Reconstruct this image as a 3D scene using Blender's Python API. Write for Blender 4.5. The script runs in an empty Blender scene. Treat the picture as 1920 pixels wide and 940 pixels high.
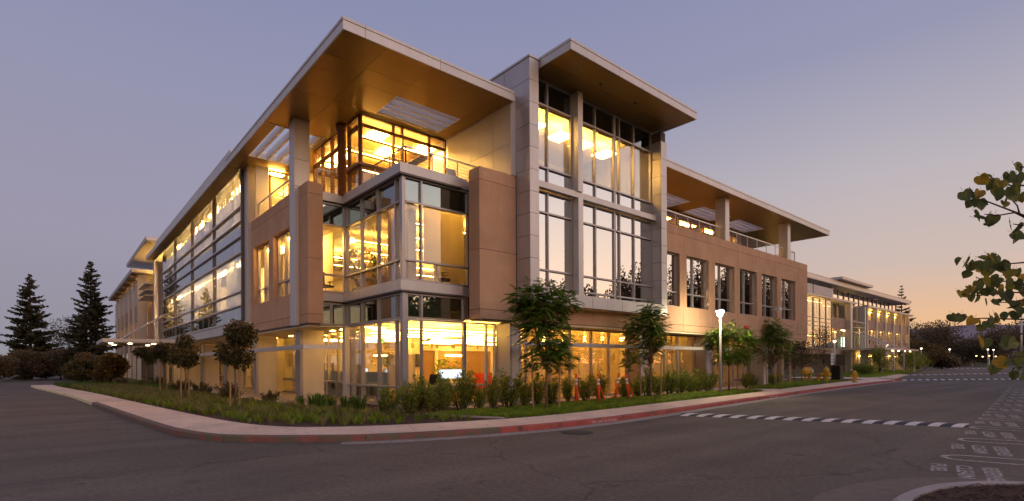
import bpy, bmesh, math, random
from mathutils import Vector, Matrix, noise
R = math.radians
S = bpy.context.scene
COL = S.collection

# ------------------------------------------------------------------ camera
cam = bpy.data.cameras.new('camera'); CAM = bpy.data.objects.new('camera', cam); COL.objects.link(CAM); S.camera = CAM
FPX = 989.43
cam.sensor_fit = 'HORIZONTAL'; cam.sensor_width = 36; cam.lens = FPX / 1920 * 36
cam.shift_y = (681.7 - 470) / 1920
cam.clip_start = 0.1; cam.clip_end = 9000
HEAD = math.atan2(0.75665, 0.65383)
CAM.matrix_world = Matrix.Translation((0, 0, 1.6)) @ Matrix.Rotation(HEAD - math.pi / 2, 4, 'Z') @ Matrix.Rotation(math.pi / 2, 4, 'X') @ Matrix.Rotation(-math.atan2(10, 2000), 4, 'Z')

# ------------------------------------------------------------------ dusk sky
SUN_AZ = R(-72)
W = bpy.data.worlds.new('World'); S.world = W; W.use_nodes = True
nt = W.node_tree; N = nt.nodes; L = nt.links
def srgb(r, g, b):
    f = lambda c: (c / 255 / 12.92) if c / 255 <= 0.04045 else ((c / 255 + 0.055) / 1.055) ** 2.4
    return (f(r), f(g), f(b), 1)
def wm(op, a, b=None, c=None):
    n = N.new('ShaderNodeMath'); n.operation = op
    for i, v in enumerate((a, b, c)):
        if v is None: continue
        if isinstance(v, (int, float)): n.inputs[i].default_value = v
        else: L.new(v, n.inputs[i])
    return n.outputs[0]
tc = N.new('ShaderNodeTexCoord'); sp = N.new('ShaderNodeSeparateXYZ'); L.new(tc.outputs['Generated'], sp.inputs[0])
def ramp(stops, fac):
    r = N.new('ShaderNodeValToRGB'); e = r.color_ramp.elements
    while len(e) < len(stops): e.new(0.5)
    for i, (p, c) in enumerate(stops): e[i].position = p; e[i].color = srgb(*c)
    r.color_ramp.interpolation = 'B_SPLINE' if False else 'LINEAR'
    L.new(fac, r.inputs[0]); return r.outputs[0]
el = wm('MAXIMUM', sp.outputs[2], 0.0)
away = ramp([(0.0, (150, 147, 157)), (0.07, (151, 147, 160)), (0.2, (158, 152, 172)), (0.42, (148, 149, 176)), (0.6, (134, 139, 174)), (1.0, (136, 138, 168))], el)
near = ramp([(0.0, (246, 186, 128)), (0.06, (238, 190, 146)), (0.15, (208, 187, 177)), (0.28, (189, 181, 187)), (0.45, (151, 152, 179)), (0.6, (140, 144, 177)), (1.0, (136, 138, 168))], el)
hl = wm('SQRT', wm('ADD', wm('MULTIPLY', sp.outputs[0], sp.outputs[0]), wm('MULTIPLY', sp.outputs[1], sp.outputs[1])))
hl = wm('MAXIMUM', hl, 0.001)
cz = wm('DIVIDE', wm('ADD', wm('MULTIPLY', sp.outputs[0], math.cos(SUN_AZ)), wm('MULTIPLY', sp.outputs[1], math.sin(SUN_AZ))), hl)
mr = N.new('ShaderNodeMapRange'); mr.interpolation_type = 'SMOOTHSTEP'; mr.inputs[1].default_value = -0.98; mr.inputs[2].default_value = 0.13; L.new(cz, mr.inputs[0])
mx = N.new('ShaderNodeMix'); mx.data_type = 'RGBA'; L.new(mr.outputs[0], mx.inputs[0]); L.new(away, mx.inputs[6]); L.new(near, mx.inputs[7])
g1 = N.new('ShaderNodeMapRange'); g1.interpolation_type = 'SMOOTHSTEP'; g1.inputs[1].default_value = 0.18; g1.inputs[2].default_value = 1.0; L.new(cz, g1.inputs[0])
g2 = N.new('ShaderNodeMapRange'); g2.interpolation_type = 'SMOOTHSTEP'; g2.inputs[1].default_value = 0.0; g2.inputs[2].default_value = 1.05; g2.inputs[3].default_value = 1.0; g2.inputs[4].default_value = 0.0; L.new(el, g2.inputs[0])
nz = N.new('ShaderNodeTexNoise'); nz.inputs['Scale'].default_value = 2.2; nz.inputs['Detail'].default_value = 3; L.new(tc.outputs['Generated'], nz.inputs[0])
gain = wm('MULTIPLY_ADD', nz.outputs[0], 0.06, 0.97)
cg = N.new('ShaderNodeCombineColor'); ga = wm('MULTIPLY', g1.outputs[0], g2.outputs[0])
for i, k in enumerate((2.4, 2.0, 1.5)): L.new(wm('MULTIPLY_ADD', ga, k, 1.0), cg.inputs[i])      # the afterglow is warmer than the rest of the sky
mg = N.new('ShaderNodeMix'); mg.data_type = 'RGBA'; mg.blend_type = 'MULTIPLY'; mg.inputs[0].default_value = 1; L.new(mx.outputs[2], mg.inputs[6]); L.new(cg.outputs[0], mg.inputs[7])
bg = N['Background']; L.new(mg.outputs[2], bg.inputs[0]); L.new(gain, bg.inputs[1])

# ------------------------------------------------------------------ last glow of the sun, just at the horizon
sl = bpy.data.lights.new('sun', 'SUN'); sl.energy = 0.15; sl.angle = R(20); sl.color = (1.0, 0.72, 0.55)
SUN = bpy.data.objects.new('sun', sl); COL.objects.link(SUN)
sd = Vector((math.cos(SUN_AZ) * math.cos(R(16)), math.sin(SUN_AZ) * math.cos(R(16)), math.sin(R(16))))
SUN.rotation_euler = sd.to_track_quat('Z', 'Y').to_euler(); SUN.location = (0, 0, 40)

S.view_settings.view_transform = 'Standard'; S.view_settings.look = 'None'; S.view_settings.exposure = 0; S.view_settings.gamma = 1
S.cycles.transparent_max_bounces = 32; S.cycles.max_bounces = 7; S.cycles.diffuse_bounces = 3; S.cycles.glossy_bounces = 3
S.cycles.caustics_reflective = False; S.cycles.caustics_refractive = False; S.cycles.sample_clamp_indirect = 4
S.cycles.use_denoising = True

# ------------------------------------------------------------------ materials
MATS = {}
def M(name, col, rough=0.6, metal=0.0, amt=0.0, scale=3.0, stretch=(1, 1, 1), bump=0.0, bscale=60.0, spec=0.5, col2=None, emit=None, trans=0.0, coord='Object', detail=5):
    m = bpy.data.materials.new(name); m.use_nodes = True; t = m.node_tree; b = t.nodes['Principled BSDF']
    b.inputs['Roughness'].default_value = rough; b.inputs['Metallic'].default_value = metal; b.inputs['Specular IOR Level'].default_value = spec
    c = (*col, 1)
    b.inputs['Base Color'].default_value = c
    g = t.nodes.new('ShaderNodeTexCoord')
    if amt:
        mp = t.nodes.new('ShaderNodeMapping'); mp.inputs['Scale'].default_value = stretch; t.links.new(g.outputs[coord], mp.inputs[0])
        n = t.nodes.new('ShaderNodeTexNoise'); n.inputs['Scale'].default_value = scale; n.inputs['Detail'].default_value = detail; n.inputs['Roughness'].default_value = 0.6
        t.links.new(mp.outputs[0], n.inputs[0])
        mr_ = t.nodes.new('ShaderNodeMapRange'); mr_.inputs[1].default_value = 0.3; mr_.inputs[2].default_value = 0.7; t.links.new(n.outputs[0], mr_.inputs[0])
        x = t.nodes.new('ShaderNodeMix'); x.data_type = 'RGBA'
        lo = tuple(v * (1 - amt) for v in col); hi = col2 or tuple(min(1, v * (1 + amt)) for v in col)
        x.inputs[6].default_value = (*lo, 1); x.inputs[7].default_value = (*hi, 1)
        t.links.new(mr_.outputs[0], x.inputs[0]); t.links.new(x.outputs[2], b.inputs['Base Color'])
    if name in ('stone', 'stone_far', 'metal', 'metal_panel', 'concrete', 'plaster', 'soffit'):
        oi = t.nodes.new('ShaderNodeObjectInfo'); m2 = t.nodes.new('ShaderNodeMapping'); m2.inputs['Scale'].default_value = (2.6, 2.6, 0.12); t.links.new(g.outputs['Object'], m2.inputs[0])
        n3 = t.nodes.new('ShaderNodeTexNoise'); n3.inputs['Scale'].default_value = 1.6; n3.inputs['Detail'].default_value = 6; t.links.new(m2.outputs[0], n3.inputs[0])
        va_ = t.nodes.new('ShaderNodeMath'); va_.operation = 'MULTIPLY_ADD'; va_.inputs[1].default_value = 0.11; va_.inputs[2].default_value = 0.86; t.links.new(oi.outputs['Random'], va_.inputs[0])
        vb_ = t.nodes.new('ShaderNodeMath'); vb_.operation = 'MULTIPLY_ADD'; vb_.inputs[1].default_value = 0.2; t.links.new(n3.outputs[0], vb_.inputs[0]); t.links.new(va_.outputs[0], vb_.inputs[2])
        hs = t.nodes.new('ShaderNodeHueSaturation'); t.links.new(vb_.outputs[0], hs.inputs['Value']); t.links.new(x.outputs[2], hs.inputs['Color']); t.links.new(hs.outputs[0], b.inputs['Base Color'])
    if bump:
        n2 = t.nodes.new('ShaderNodeTexNoise'); n2.inputs['Scale'].default_value = bscale; n2.inputs['Detail'].default_value = 4
        t.links.new(g.outputs[coord], n2.inputs[0])
        bp = t.nodes.new('ShaderNodeBump'); bp.inputs['Strength'].default_value = bump; bp.inputs['Distance'].default_value = 0.02
        t.links.new(n2.outputs[0], bp.inputs['Height']); t.links.new(bp.outputs[0], b.inputs['Normal'])
    if emit:
        b.inputs['Emission Color'].default_value = (*emit[0], 1); b.inputs['Emission Strength'].default_value = emit[1]
    if trans:
        o = t.nodes['Material Output']; tr = t.nodes.new('ShaderNodeBsdfTranslucent'); tr.inputs[0].default_value = c
        ms = t.nodes.new('ShaderNodeMixShader'); ms.inputs[0].default_value = trans
        t.links.new(b.outputs[0], ms.inputs[1]); t.links.new(tr.outputs[0], ms.inputs[2]); t.links.new(ms.outputs[0], o.inputs[0])
        if amt: t.links.new(x.outputs[2], tr.inputs[0])
    MATS[name] = m; return m
def GLASS(name, tint, refl, fres=0.9, rcol=(1, 1, 1), wav=0.0):
    m = bpy.data.materials.new(name); m.use_nodes = True; t = m.node_tree; t.nodes.remove(t.nodes['Principled BSDF']); o = t.nodes['Material Output']
    tr = t.nodes.new('ShaderNodeBsdfTransparent'); tr.inputs[0].default_value = (*tint, 1)
    gl = t.nodes.new('ShaderNodeBsdfGlossy'); gl.inputs['Roughness'].default_value = 0.0; gl.inputs[0].default_value = (*rcol, 1)
    if wav:
        tcn = t.nodes.new('ShaderNodeTexCoord'); n2 = t.nodes.new('ShaderNodeTexNoise'); n2.inputs['Scale'].default_value = 1.1; n2.inputs['Detail'].default_value = 1
        t.links.new(tcn.outputs['Object'], n2.inputs[0])
        bp = t.nodes.new('ShaderNodeBump'); bp.inputs['Strength'].default_value = wav; bp.inputs['Distance'].default_value = 0.02
        t.links.new(n2.outputs[0], bp.inputs['Height']); t.links.new(bp.outputs[0], gl.inputs['Normal'])
    fr = t.nodes.new('ShaderNodeFresnel'); fr.inputs[0].default_value = 1.5
    ma = t.nodes.new('ShaderNodeMath'); ma.operation = 'MULTIPLY_ADD'; ma.use_clamp = True; ma.inputs[1].default_value = fres; ma.inputs[2].default_value = refl
    t.links.new(fr.outputs[0], ma.inputs[0])
    ms = t.nodes.new('ShaderNodeMixShader'); t.links.new(ma.outputs[0], ms.inputs[0]); t.links.new(tr.outputs[0], ms.inputs[1]); t.links.new(gl.outputs[0], ms.inputs[2]); t.links.new(ms.outputs[0], o.inputs[0])
    MATS[name] = m; return m

M('stone', (0.52, 0.31, 0.185), 0.85, 0, 0.10, 1.1, bump=0.25, bscale=90, spec=0.25)
M('stone_far', (0.50, 0.32, 0.21), 0.85, 0, 0.08, 0.8, spec=0.25)
M('metal', (0.55, 0.505, 0.47), 0.42, 0.35, 0.05, 0.9, (1, 1, 0.3))
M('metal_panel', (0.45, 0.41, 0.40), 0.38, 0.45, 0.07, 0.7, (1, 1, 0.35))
M('soffit', (0.27, 0.165, 0.04), 0.33, 0.55, 0.08, 0.5)
M('mullion', (0.40, 0.36, 0.35), 0.4, 0.5, 0.05, 2)
M('mullion_dark', (0.10, 0.085, 0.08), 0.4, 0.4, 0.1, 2)
M('plaster', (0.62, 0.54, 0.46), 0.8, 0, 0.06, 1.5, bump=0.08, bscale=50, spec=0.25)
M('bronze', (0.22, 0.095, 0.04), 0.45, 0.2, 0.2, 3)
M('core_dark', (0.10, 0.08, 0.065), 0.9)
M('cream', (0.72, 0.60, 0.40), 0.8, 0, 0.05, 0.6)
M('cream_dim', (0.42, 0.32, 0.2), 0.8, 0, 0.08, 0.6)
M('ceiling', (0.78, 0.68, 0.48), 0.85)
M('carpet', (0.16, 0.12, 0.08), 0.95, 0, 0.2, 6)
M('wood_floor', (0.30, 0.17, 0.07), 0.5, 0, 0.25, 3, (1, 8, 1))
M('blind', (0.74, 0.57, 0.26), 0.8, trans=0.45, amt=0.06, scale=2)
M('shade_white', (0.82, 0.77, 0.68), 0.8, trans=0.42, amt=0.05, scale=1.2, stretch=(6, 6, 0.2))
M('spandrel_light', (0.62, 0.66, 0.66), 0.3, 0, 0.08, 0.5)
M('white_metal', (0.82, 0.80, 0.78), 0.5, 0, 0.05, 2)
M('spandrel', (0.36, 0.42, 0.39), 0.25, 0, 0.1, 0.5)
M('concrete', (0.78, 0.56, 0.42), 0.85, 0, 0.13, 0.9, bump=0.3, bscale=70, spec=0.2)
M('gutter', (0.34, 0.28, 0.245), 0.8, 0, 0.15, 1.5, bump=0.3, bscale=60)
M('kerb_grey', (0.36, 0.31, 0.29), 0.85, 0, 0.15, 1.5, bump=0.3, bscale=60)
M('gravel', (0.42, 0.33, 0.22), 0.9, 0, 0.45, 22, bump=0.8, bscale=30)
M('mulch', (0.075, 0.032, 0.02), 0.95, 0, 0.55, 26, bump=1.0, bscale=40)
M('soil_green', (0.06, 0.085, 0.02), 0.95, 0, 0.5, 7, bump=1.0, bscale=30)
M('white_paint', (0.66, 0.60, 0.56), 0.7, 0, 0.18, 9)
M('worn_paint', (0.15, 0.117, 0.10), 0.8, 0, 0.1, 13, col2=(0.62, 0.56, 0.52), detail=8)
M('black_rubber', (0.025, 0.022, 0.022), 0.7, 0, 0.3, 9)
M('pole', (0.62, 0.60, 0.58), 0.35, 0.5)
M('orange', (0.80, 0.10, 0.02), 0.45, 0, 0.12, 6)
M('reflect_band', (0.72, 0.72, 0.74), 0.3)
M('yellow_paint', (0.62, 0.34, 0.02), 0.45, 0, 0.15, 8)
M('red_paint', (0.42, 0.03, 0.02), 0.5)
M('bark', (0.17, 0.11, 0.065), 0.9, 0, 0.35, 14, (1, 1, 0.25), bump=0.6, bscale=50)
M('bark_dark', (0.05, 0.03, 0.02), 0.95, 0, 0.3, 10, (1, 1, 0.3))
M('stake_wood', (0.34, 0.22, 0.10), 0.8, 0, 0.2, 10, (1, 1, 0.2))
M('black_metal', (0.015, 0.015, 0.015), 0.4, 0.2)
M('fabric_black', (0.02, 0.018, 0.016), 0.8)
M('desk_white', (0.70, 0.62, 0.48), 0.5)
M('frosted', (0.34, 0.40, 0.36), 0.6, trans=0.3)
M('red_panel', (0.50, 0.03, 0.015), 0.6)
M('brown_wall', (0.16, 0.09, 0.04), 0.7)
M('pendant', (0.25, 0.2, 0.14), 0.4, 0.3)
M('steel_cable', (0.55, 0.53, 0.5), 0.35, 0.8)
M('screen', (0.1, 0.1, 0.1), 0.4, emit=((0.75, 0.88, 1.0), 1.6))
M('exit_green', (0.02, 0.2, 0.05), 0.4, emit=((0.05, 1.0, 0.15), 1.6))
WARM = (1.0, 0.57, 0.125)
M('lamp_strip', (0.8, 0.7, 0.5), 0.5, emit=(WARM, 72.0))
M('lamp_soft', (0.8, 0.7, 0.5), 0.5, emit=(WARM, 65.0))
M('lamp_bay', (0.8, 0.7, 0.5), 0.5, emit=((1.0, 0.62, 0.24), 300.0))
M('lamp_mid', (0.8, 0.7, 0.5), 0.5, emit=(WARM, 32.0))
M('lamp_spot', (0.8, 0.8, 0.7), 0.5, emit=((1.0, 0.72, 0.36), 22.0))
M('lamp_cool', (0.8, 0.9, 0.8), 0.5, emit=((0.75, 1.0, 0.8), 5.0))
M('lamp_street', (0.9, 0.9, 0.8), 0.5, emit=((1.0, 0.86, 0.55), 520.0))
M('lamp_far', (0.9, 0.9, 0.8), 0.5, emit=((1.0, 0.9, 0.68), 5.0)); M('lamp_yard', (0.9, 0.8, 0.6), 0.5, emit=((1.0, 0.62, 0.2), 5.0)); M('lamp_bulb', (0.9, 0.8, 0.6), 0.5, emit=(WARM, 12.0))
M('hill', (0.24, 0.19, 0.21), 0.95, 0, 0.12, 0.004)  # distance haze is mixed into this grey-mauve base colour
M('fence_green', (0.045, 0.06, 0.045), 0.9, 0, 0.2, 0.6)
M('far_ground', (0.07, 0.06, 0.035), 0.95, 0, 0.3, 0.2)
GLASS('glass_clear', (0.98, 0.97, 0.95), 0.012, 0.55)
GLASS('glass_bay', (0.88, 0.9, 0.89), 0.2, 0.6, (0.95, 0.98, 1.0), wav=0.02)
GLASS('glass_mirror', (0.7, 0.74, 0.74), 0.50, 0.8, (0.98, 1.0, 0.99), wav=0.03)
GLASS('glass_mid', (0.92, 0.92, 0.9), 0.065, 0.6, (0.98, 1.0, 0.99), wav=0.02)
GLASS('glass_spandrel', (0.66, 0.72, 0.70), 0.22, 0.9, (0.9, 1.0, 0.98))

# leafy stuff gets per-leaf variation from a face attribute written by the builder
def LEAF(name, stops, rough=0.55, trans=0.35, spec=0.3):
    m = bpy.data.materials.new(name); m.use_nodes = True; t = m.node_tree; b = t.nodes['Principled BSDF']
    b.inputs['Roughness'].default_value = rough; b.inputs['Specular IOR Level'].default_value = spec
    a = t.nodes.new('ShaderNodeAttribute'); a.attribute_name = 'tone'
    r = t.nodes.new('ShaderNodeValToRGB'); e = r.color_ramp.elements
    while len(e) < len(stops): e.new(0.5)
    for i, (p, c) in enumerate(stops): e[i].position = p; e[i].color = (*c, 1)
    t.links.new(a.outputs['Fac'], r.inputs[0]); t.links.new(r.outputs[0], b.inputs['Base Color'])
    tr = t.nodes.new('ShaderNodeBsdfTranslucent'); t.links.new(r.outputs[0], tr.inputs[0])
    ms = t.nodes.new('ShaderNodeMixShader'); ms.inputs[0].default_value = trans
    t.links.new(b.outputs[0], ms.inputs[1]); t.links.new(tr.outputs[0], ms.inputs[2]); t.links.new(ms.outputs[0], t.nodes['Material Output'].inputs[0])
    MATS[name] = m; return m
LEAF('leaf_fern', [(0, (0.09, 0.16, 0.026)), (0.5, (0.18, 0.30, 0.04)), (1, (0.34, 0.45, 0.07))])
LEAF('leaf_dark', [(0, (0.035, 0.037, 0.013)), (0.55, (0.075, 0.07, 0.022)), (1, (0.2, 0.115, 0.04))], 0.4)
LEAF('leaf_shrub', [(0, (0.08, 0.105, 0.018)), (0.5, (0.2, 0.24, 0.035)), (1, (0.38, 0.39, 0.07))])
LEAF('leaf_grass', [(0, (0.09, 0.14, 0.012)), (0.5, (0.22, 0.32, 0.022)), (1, (0.38, 0.44, 0.04))])
LEAF('leaf_straw', [(0, (0.09, 0.11, 0.02)), (0.5, (0.2, 0.18, 0.05)), (1, (0.42, 0.33, 0.13))])
LEAF('leaf_strap', [(0, (0.05, 0.1, 0.015)), (1, (0.14, 0.24, 0.035))])
LEAF('leaf_conifer', [(0, (0.045, 0.048, 0.026)), (0.6, (0.085, 0.08, 0.04)), (1, (0.14, 0.12, 0.06))], trans=0.2)
LEAF('leaf_autumn', [(0, (0.05, 0.035, 0.014)), (0.5, (0.11, 0.07, 0.022)), (1, (0.2, 0.13, 0.03))])
LEAF('leaf_oak', [(0, (0.07, 0.05, 0.028)), (0.6, (0.15, 0.105, 0.055)), (1, (0.26, 0.18, 0.09))])
LEAF('leaf_willow', [(0, (0.08, 0.11, 0.02)), (1, (0.16, 0.2, 0.04))])
LEAF('leaf_redbud', [(0, (0.07, 0.09, 0.03)), (0.45, (0.14, 0.165, 0.05)), (0.7, (0.28, 0.24, 0.035)), (1, (0.48, 0.27, 0.03))], 0.5, 0.5)

# ------------------------------------------------------------------ mesh builder
class MB:
    def __init__(s): s.v = []; s.f = []; s.t = []
    def quad(s, pts, tone=None):
        i = len(s.v); s.v += [tuple(p) for p in pts]; s.f.append(tuple(range(i, i + len(pts)))); s.t.append(0.5 if tone is None else tone)
    def box(s, x0, x1, y0, y1, z0, z1):
        if x1 < x0: x0, x1 = x1, x0
        if y1 < y0: y0, y1 = y1, y0
        i = len(s.v)
        s.v += [(x0, y0, z0), (x1, y0, z0), (x1, y1, z0), (x0, y1, z0), (x0, y0, z1), (x1, y0, z1), (x1, y1, z1), (x0, y1, z1)]
        for q in ((0, 3, 2, 1), (4, 5, 6, 7), (0, 1, 5, 4), (1, 2, 6, 5), (2, 3, 7, 6), (3, 0, 4, 7)): s.f.append(tuple(i + k for k in q)); s.t.append(0.5)
        return s
    def bar(s, a, b, w, h=None):
        a = Vector(a); b = Vector(b); d = (b - a)
        if d.length < 1e-6: return s
        d.normalize(); up = Vector((0, 0, 1)) if abs(d.z) < 0.95 else Vector((0, 1, 0))
        r = d.cross(up).normalized(); u = r.cross(d); h = h or w; i = len(s.v)
        for p in (a, b):
            for sr, su in ((-1, -1), (1, -1), (1, 1), (-1, 1)): s.v.append(tuple(p + r * sr * w / 2 + u * su * h / 2))
        for q in ((0, 1, 2, 3), (7, 6, 5, 4), (0, 4, 5, 1), (1, 5, 6, 2), (2, 6, 7, 3), (3, 7, 4, 0)): s.f.append(tuple(i + k for k in q)); s.t.append(0.5)
        return s
    def tube(s, pts, rad, n=8, caps=True):
        pts = [Vector(p) for p in pts]
        if isinstance(rad, (int, float)): rad = [rad] * len(pts)
        i0 = len(s.v); m = len(pts)
        for k, p in enumerate(pts):
            d = (pts[min(k + 1, m - 1)] - pts[max(k - 1, 0)]).normalized()
            up = Vector((0, 0, 1)) if abs(d.z) < 0.9 else Vector((1, 0, 0))
            r = d.cross(up).normalized(); u = r.cross(d)
            for j in range(n):
                a = 2 * math.pi * j / n; s.v.append(tuple(p + (r * math.cos(a) + u * math.sin(a)) * rad[k]))
        for k in range(m - 1):
            for j in range(n):
                a = i0 + k * n + j; b = i0 + k * n + (j + 1) % n
                s.f.append((a, b, b + n, a + n)); s.t.append(0.5)
        if caps:
            s.f.append(tuple(i0 + j for j in range(n))[::-1]); s.t.append(0.5)
            s.f.append(tuple(i0 + (m - 1) * n + j for j in range(n))); s.t.append(0.5)
        return s
    def lathe(s, prof, c=(0, 0, 0), n=16):
        i0 = len(s.v)
        for (r, z) in prof:
            for j in range(n):
                a = 2 * math.pi * j / n; s.v.append((c[0] + r * math.cos(a), c[1] + r * math.sin(a), c[2] + z))
        for k in range(len(prof) - 1):
            for j in range(n):
                a = i0 + k * n + j; b = i0 + k * n + (j + 1) % n
                s.f.append((a, b, b + n, a + n)); s.t.append(0.5)
        s.f.append(tuple(i0 + j for j in range(n))[::-1]); s.t.append(0.5)
        s.f.append(tuple(i0 + (len(prof) - 1) * n + j for j in range(n))); s.t.append(0.5)
        return s
    def prism(s, pts, z0, z1):
        n = len(pts); i = len(s.v)
        s.v += [(x, y, z0) for x, y in pts] + [(x, y, z1) for x, y in pts]
        s.f.append(tuple(i + k for k in range(n))[::-1]); s.f.append(tuple(i + n + k for k in range(n))); s.t += [0.5, 0.5]
        for k in range(n):
            a = i + k; b = i + (k + 1) % n; s.f.append((a, b, b + n, a + n)); s.t.append(0.5)
        return s
    def mesh(s, name, mat, smooth=False, tone=False):
        me = bpy.data.meshes.new(name); me.from_pydata(s.v, [], s.f); me.materials.append(MATS[mat])
        if tone:
            at = me.attributes.new('tone', 'FLOAT', 'FACE'); at.data.foreach_set('value', s.t)
        if smooth: me.polygons.foreach_set('use_smooth', [True] * len(me.polygons))
        me.update(); return me
    def build(s, name, mat, parent=None, smooth=False, tone=False):
        o = bpy.data.objects.new(name, s.mesh(name, mat, smooth, tone)); COL.objects.link(o)
        if parent: adopt(o, parent)
        return o
WLOC = {}
def adopt(o, p):
    o.parent = p
    base = WLOC.get(p.name, Vector((0, 0, 0)))
    o.matrix_parent_inverse = Matrix.Translation(-base)
    WLOC[o.name] = Vector((0, 0, 0)) if True else base
def tag(o, label=None, cat=None, group=None, kind=None):
    if label: o['label'] = label
    if cat: o['category'] = cat
    if group: o['group'] = group
    if kind: o['kind'] = kind
    return o
def thing(name, label, cat, loc=(0, 0, 0), group=None, fixed=False):
    o = bpy.data.objects.new(name, None); COL.objects.link(o); o.location = loc; o.empty_display_size = 0.2
    if fixed: WLOC[o.name] = Vector(loc)      # parts of a fixed thing are modelled in place
    return tag(o, label, cat, group)
def solo(name, mb, mat, label, cat, group=None, kind=None, **k):
    return tag(mb.build(name, mat, None, **k), label, cat, group, kind)
def B(name, mat, parent, *bx):
    m = MB()
    for b in bx:
        if name == 'blind':                       # cloth: one sheet
            x0, x1, y0, y1, z0, z1 = b
            m.quad([(x0, y0, z0), (x1, y0, z0), (x1, y0, z1), (x0, y0, z1)] if x1 - x0 > y1 - y0 else [(x0, y1, z0), (x0, y0, z0), (x0, y0, z1), (x0, y1, z1)])
        else: m.box(*b)
    return m.build(name, mat, parent)
def copy_tree(o, parent=None):
    c = o.copy(); COL.objects.link(c)
    if parent: c.parent = parent
    for ch in list(o.children): copy_tree(ch, c)
    return c
rnd = random.Random(7)
def text_mesh(body, size, mat, align='LEFT', ext=0.0, name='lettering', bold=0.0):
    c = bpy.data.curves.new(name, 'FONT'); c.body = body; c.size = size; c.align_x = align; c.extrude = ext; c.resolution_u = 2; c.offset = size * bold
    o = bpy.data.objects.new('tmp', c); COL.objects.link(o); bpy.context.view_layer.update()
    me = bpy.data.meshes.new_from_object(o.evaluated_get(bpy.context.evaluated_depsgraph_get())); bpy.data.objects.remove(o); me.materials.clear(); me.materials.append(MATS[mat]); me.name = name
    o = bpy.data.objects.new(name, me); COL.objects.link(o); return o

# ================================================================== ground
def catmull(P, per=6):
    out = []
    for i in range(len(P) - 1):
        p0 = P[max(i - 1, 0)]; p1 = P[i]; p2 = P[i + 1]; p3 = P[min(i + 2, len(P) - 1)]
        for k in range(per):
            t = k / per
            out.append(tuple(0.5 * (2 * p1[j] + (p2[j] - p0[j]) * t + (2 * p0[j] - 5 * p1[j] + 4 * p2[j] - p3[j]) * t * t + (3 * p1[j] - p0[j] - 3 * p2[j] + p3[j]) * t ** 3) for j in (0, 1)))
    out.append(tuple(P[-1])); return out
def resample(P, step):
    out = [P[0]]; acc = 0.0; last = Vector(P[0])
    for q in P[1:]:
        q = Vector(q)
        while (q - last).length >= step:
            last = last + (q - last).normalized() * step; out.append(tuple(last))
    if (Vector(P[-1]) - Vector(out[-1])).length > step * 0.3: out.append(tuple(P[-1]))
    return out
def offset(P, d):
    out = []
    for i, p in enumerate(P):
        a = Vector(P[max(i - 1, 0)]); b = Vector(P[min(i + 1, len(P) - 1)]); t = (b - a).normalized(); out.append((p[0] - t.y * d, p[1] + t.x * d))
    return out

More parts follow.
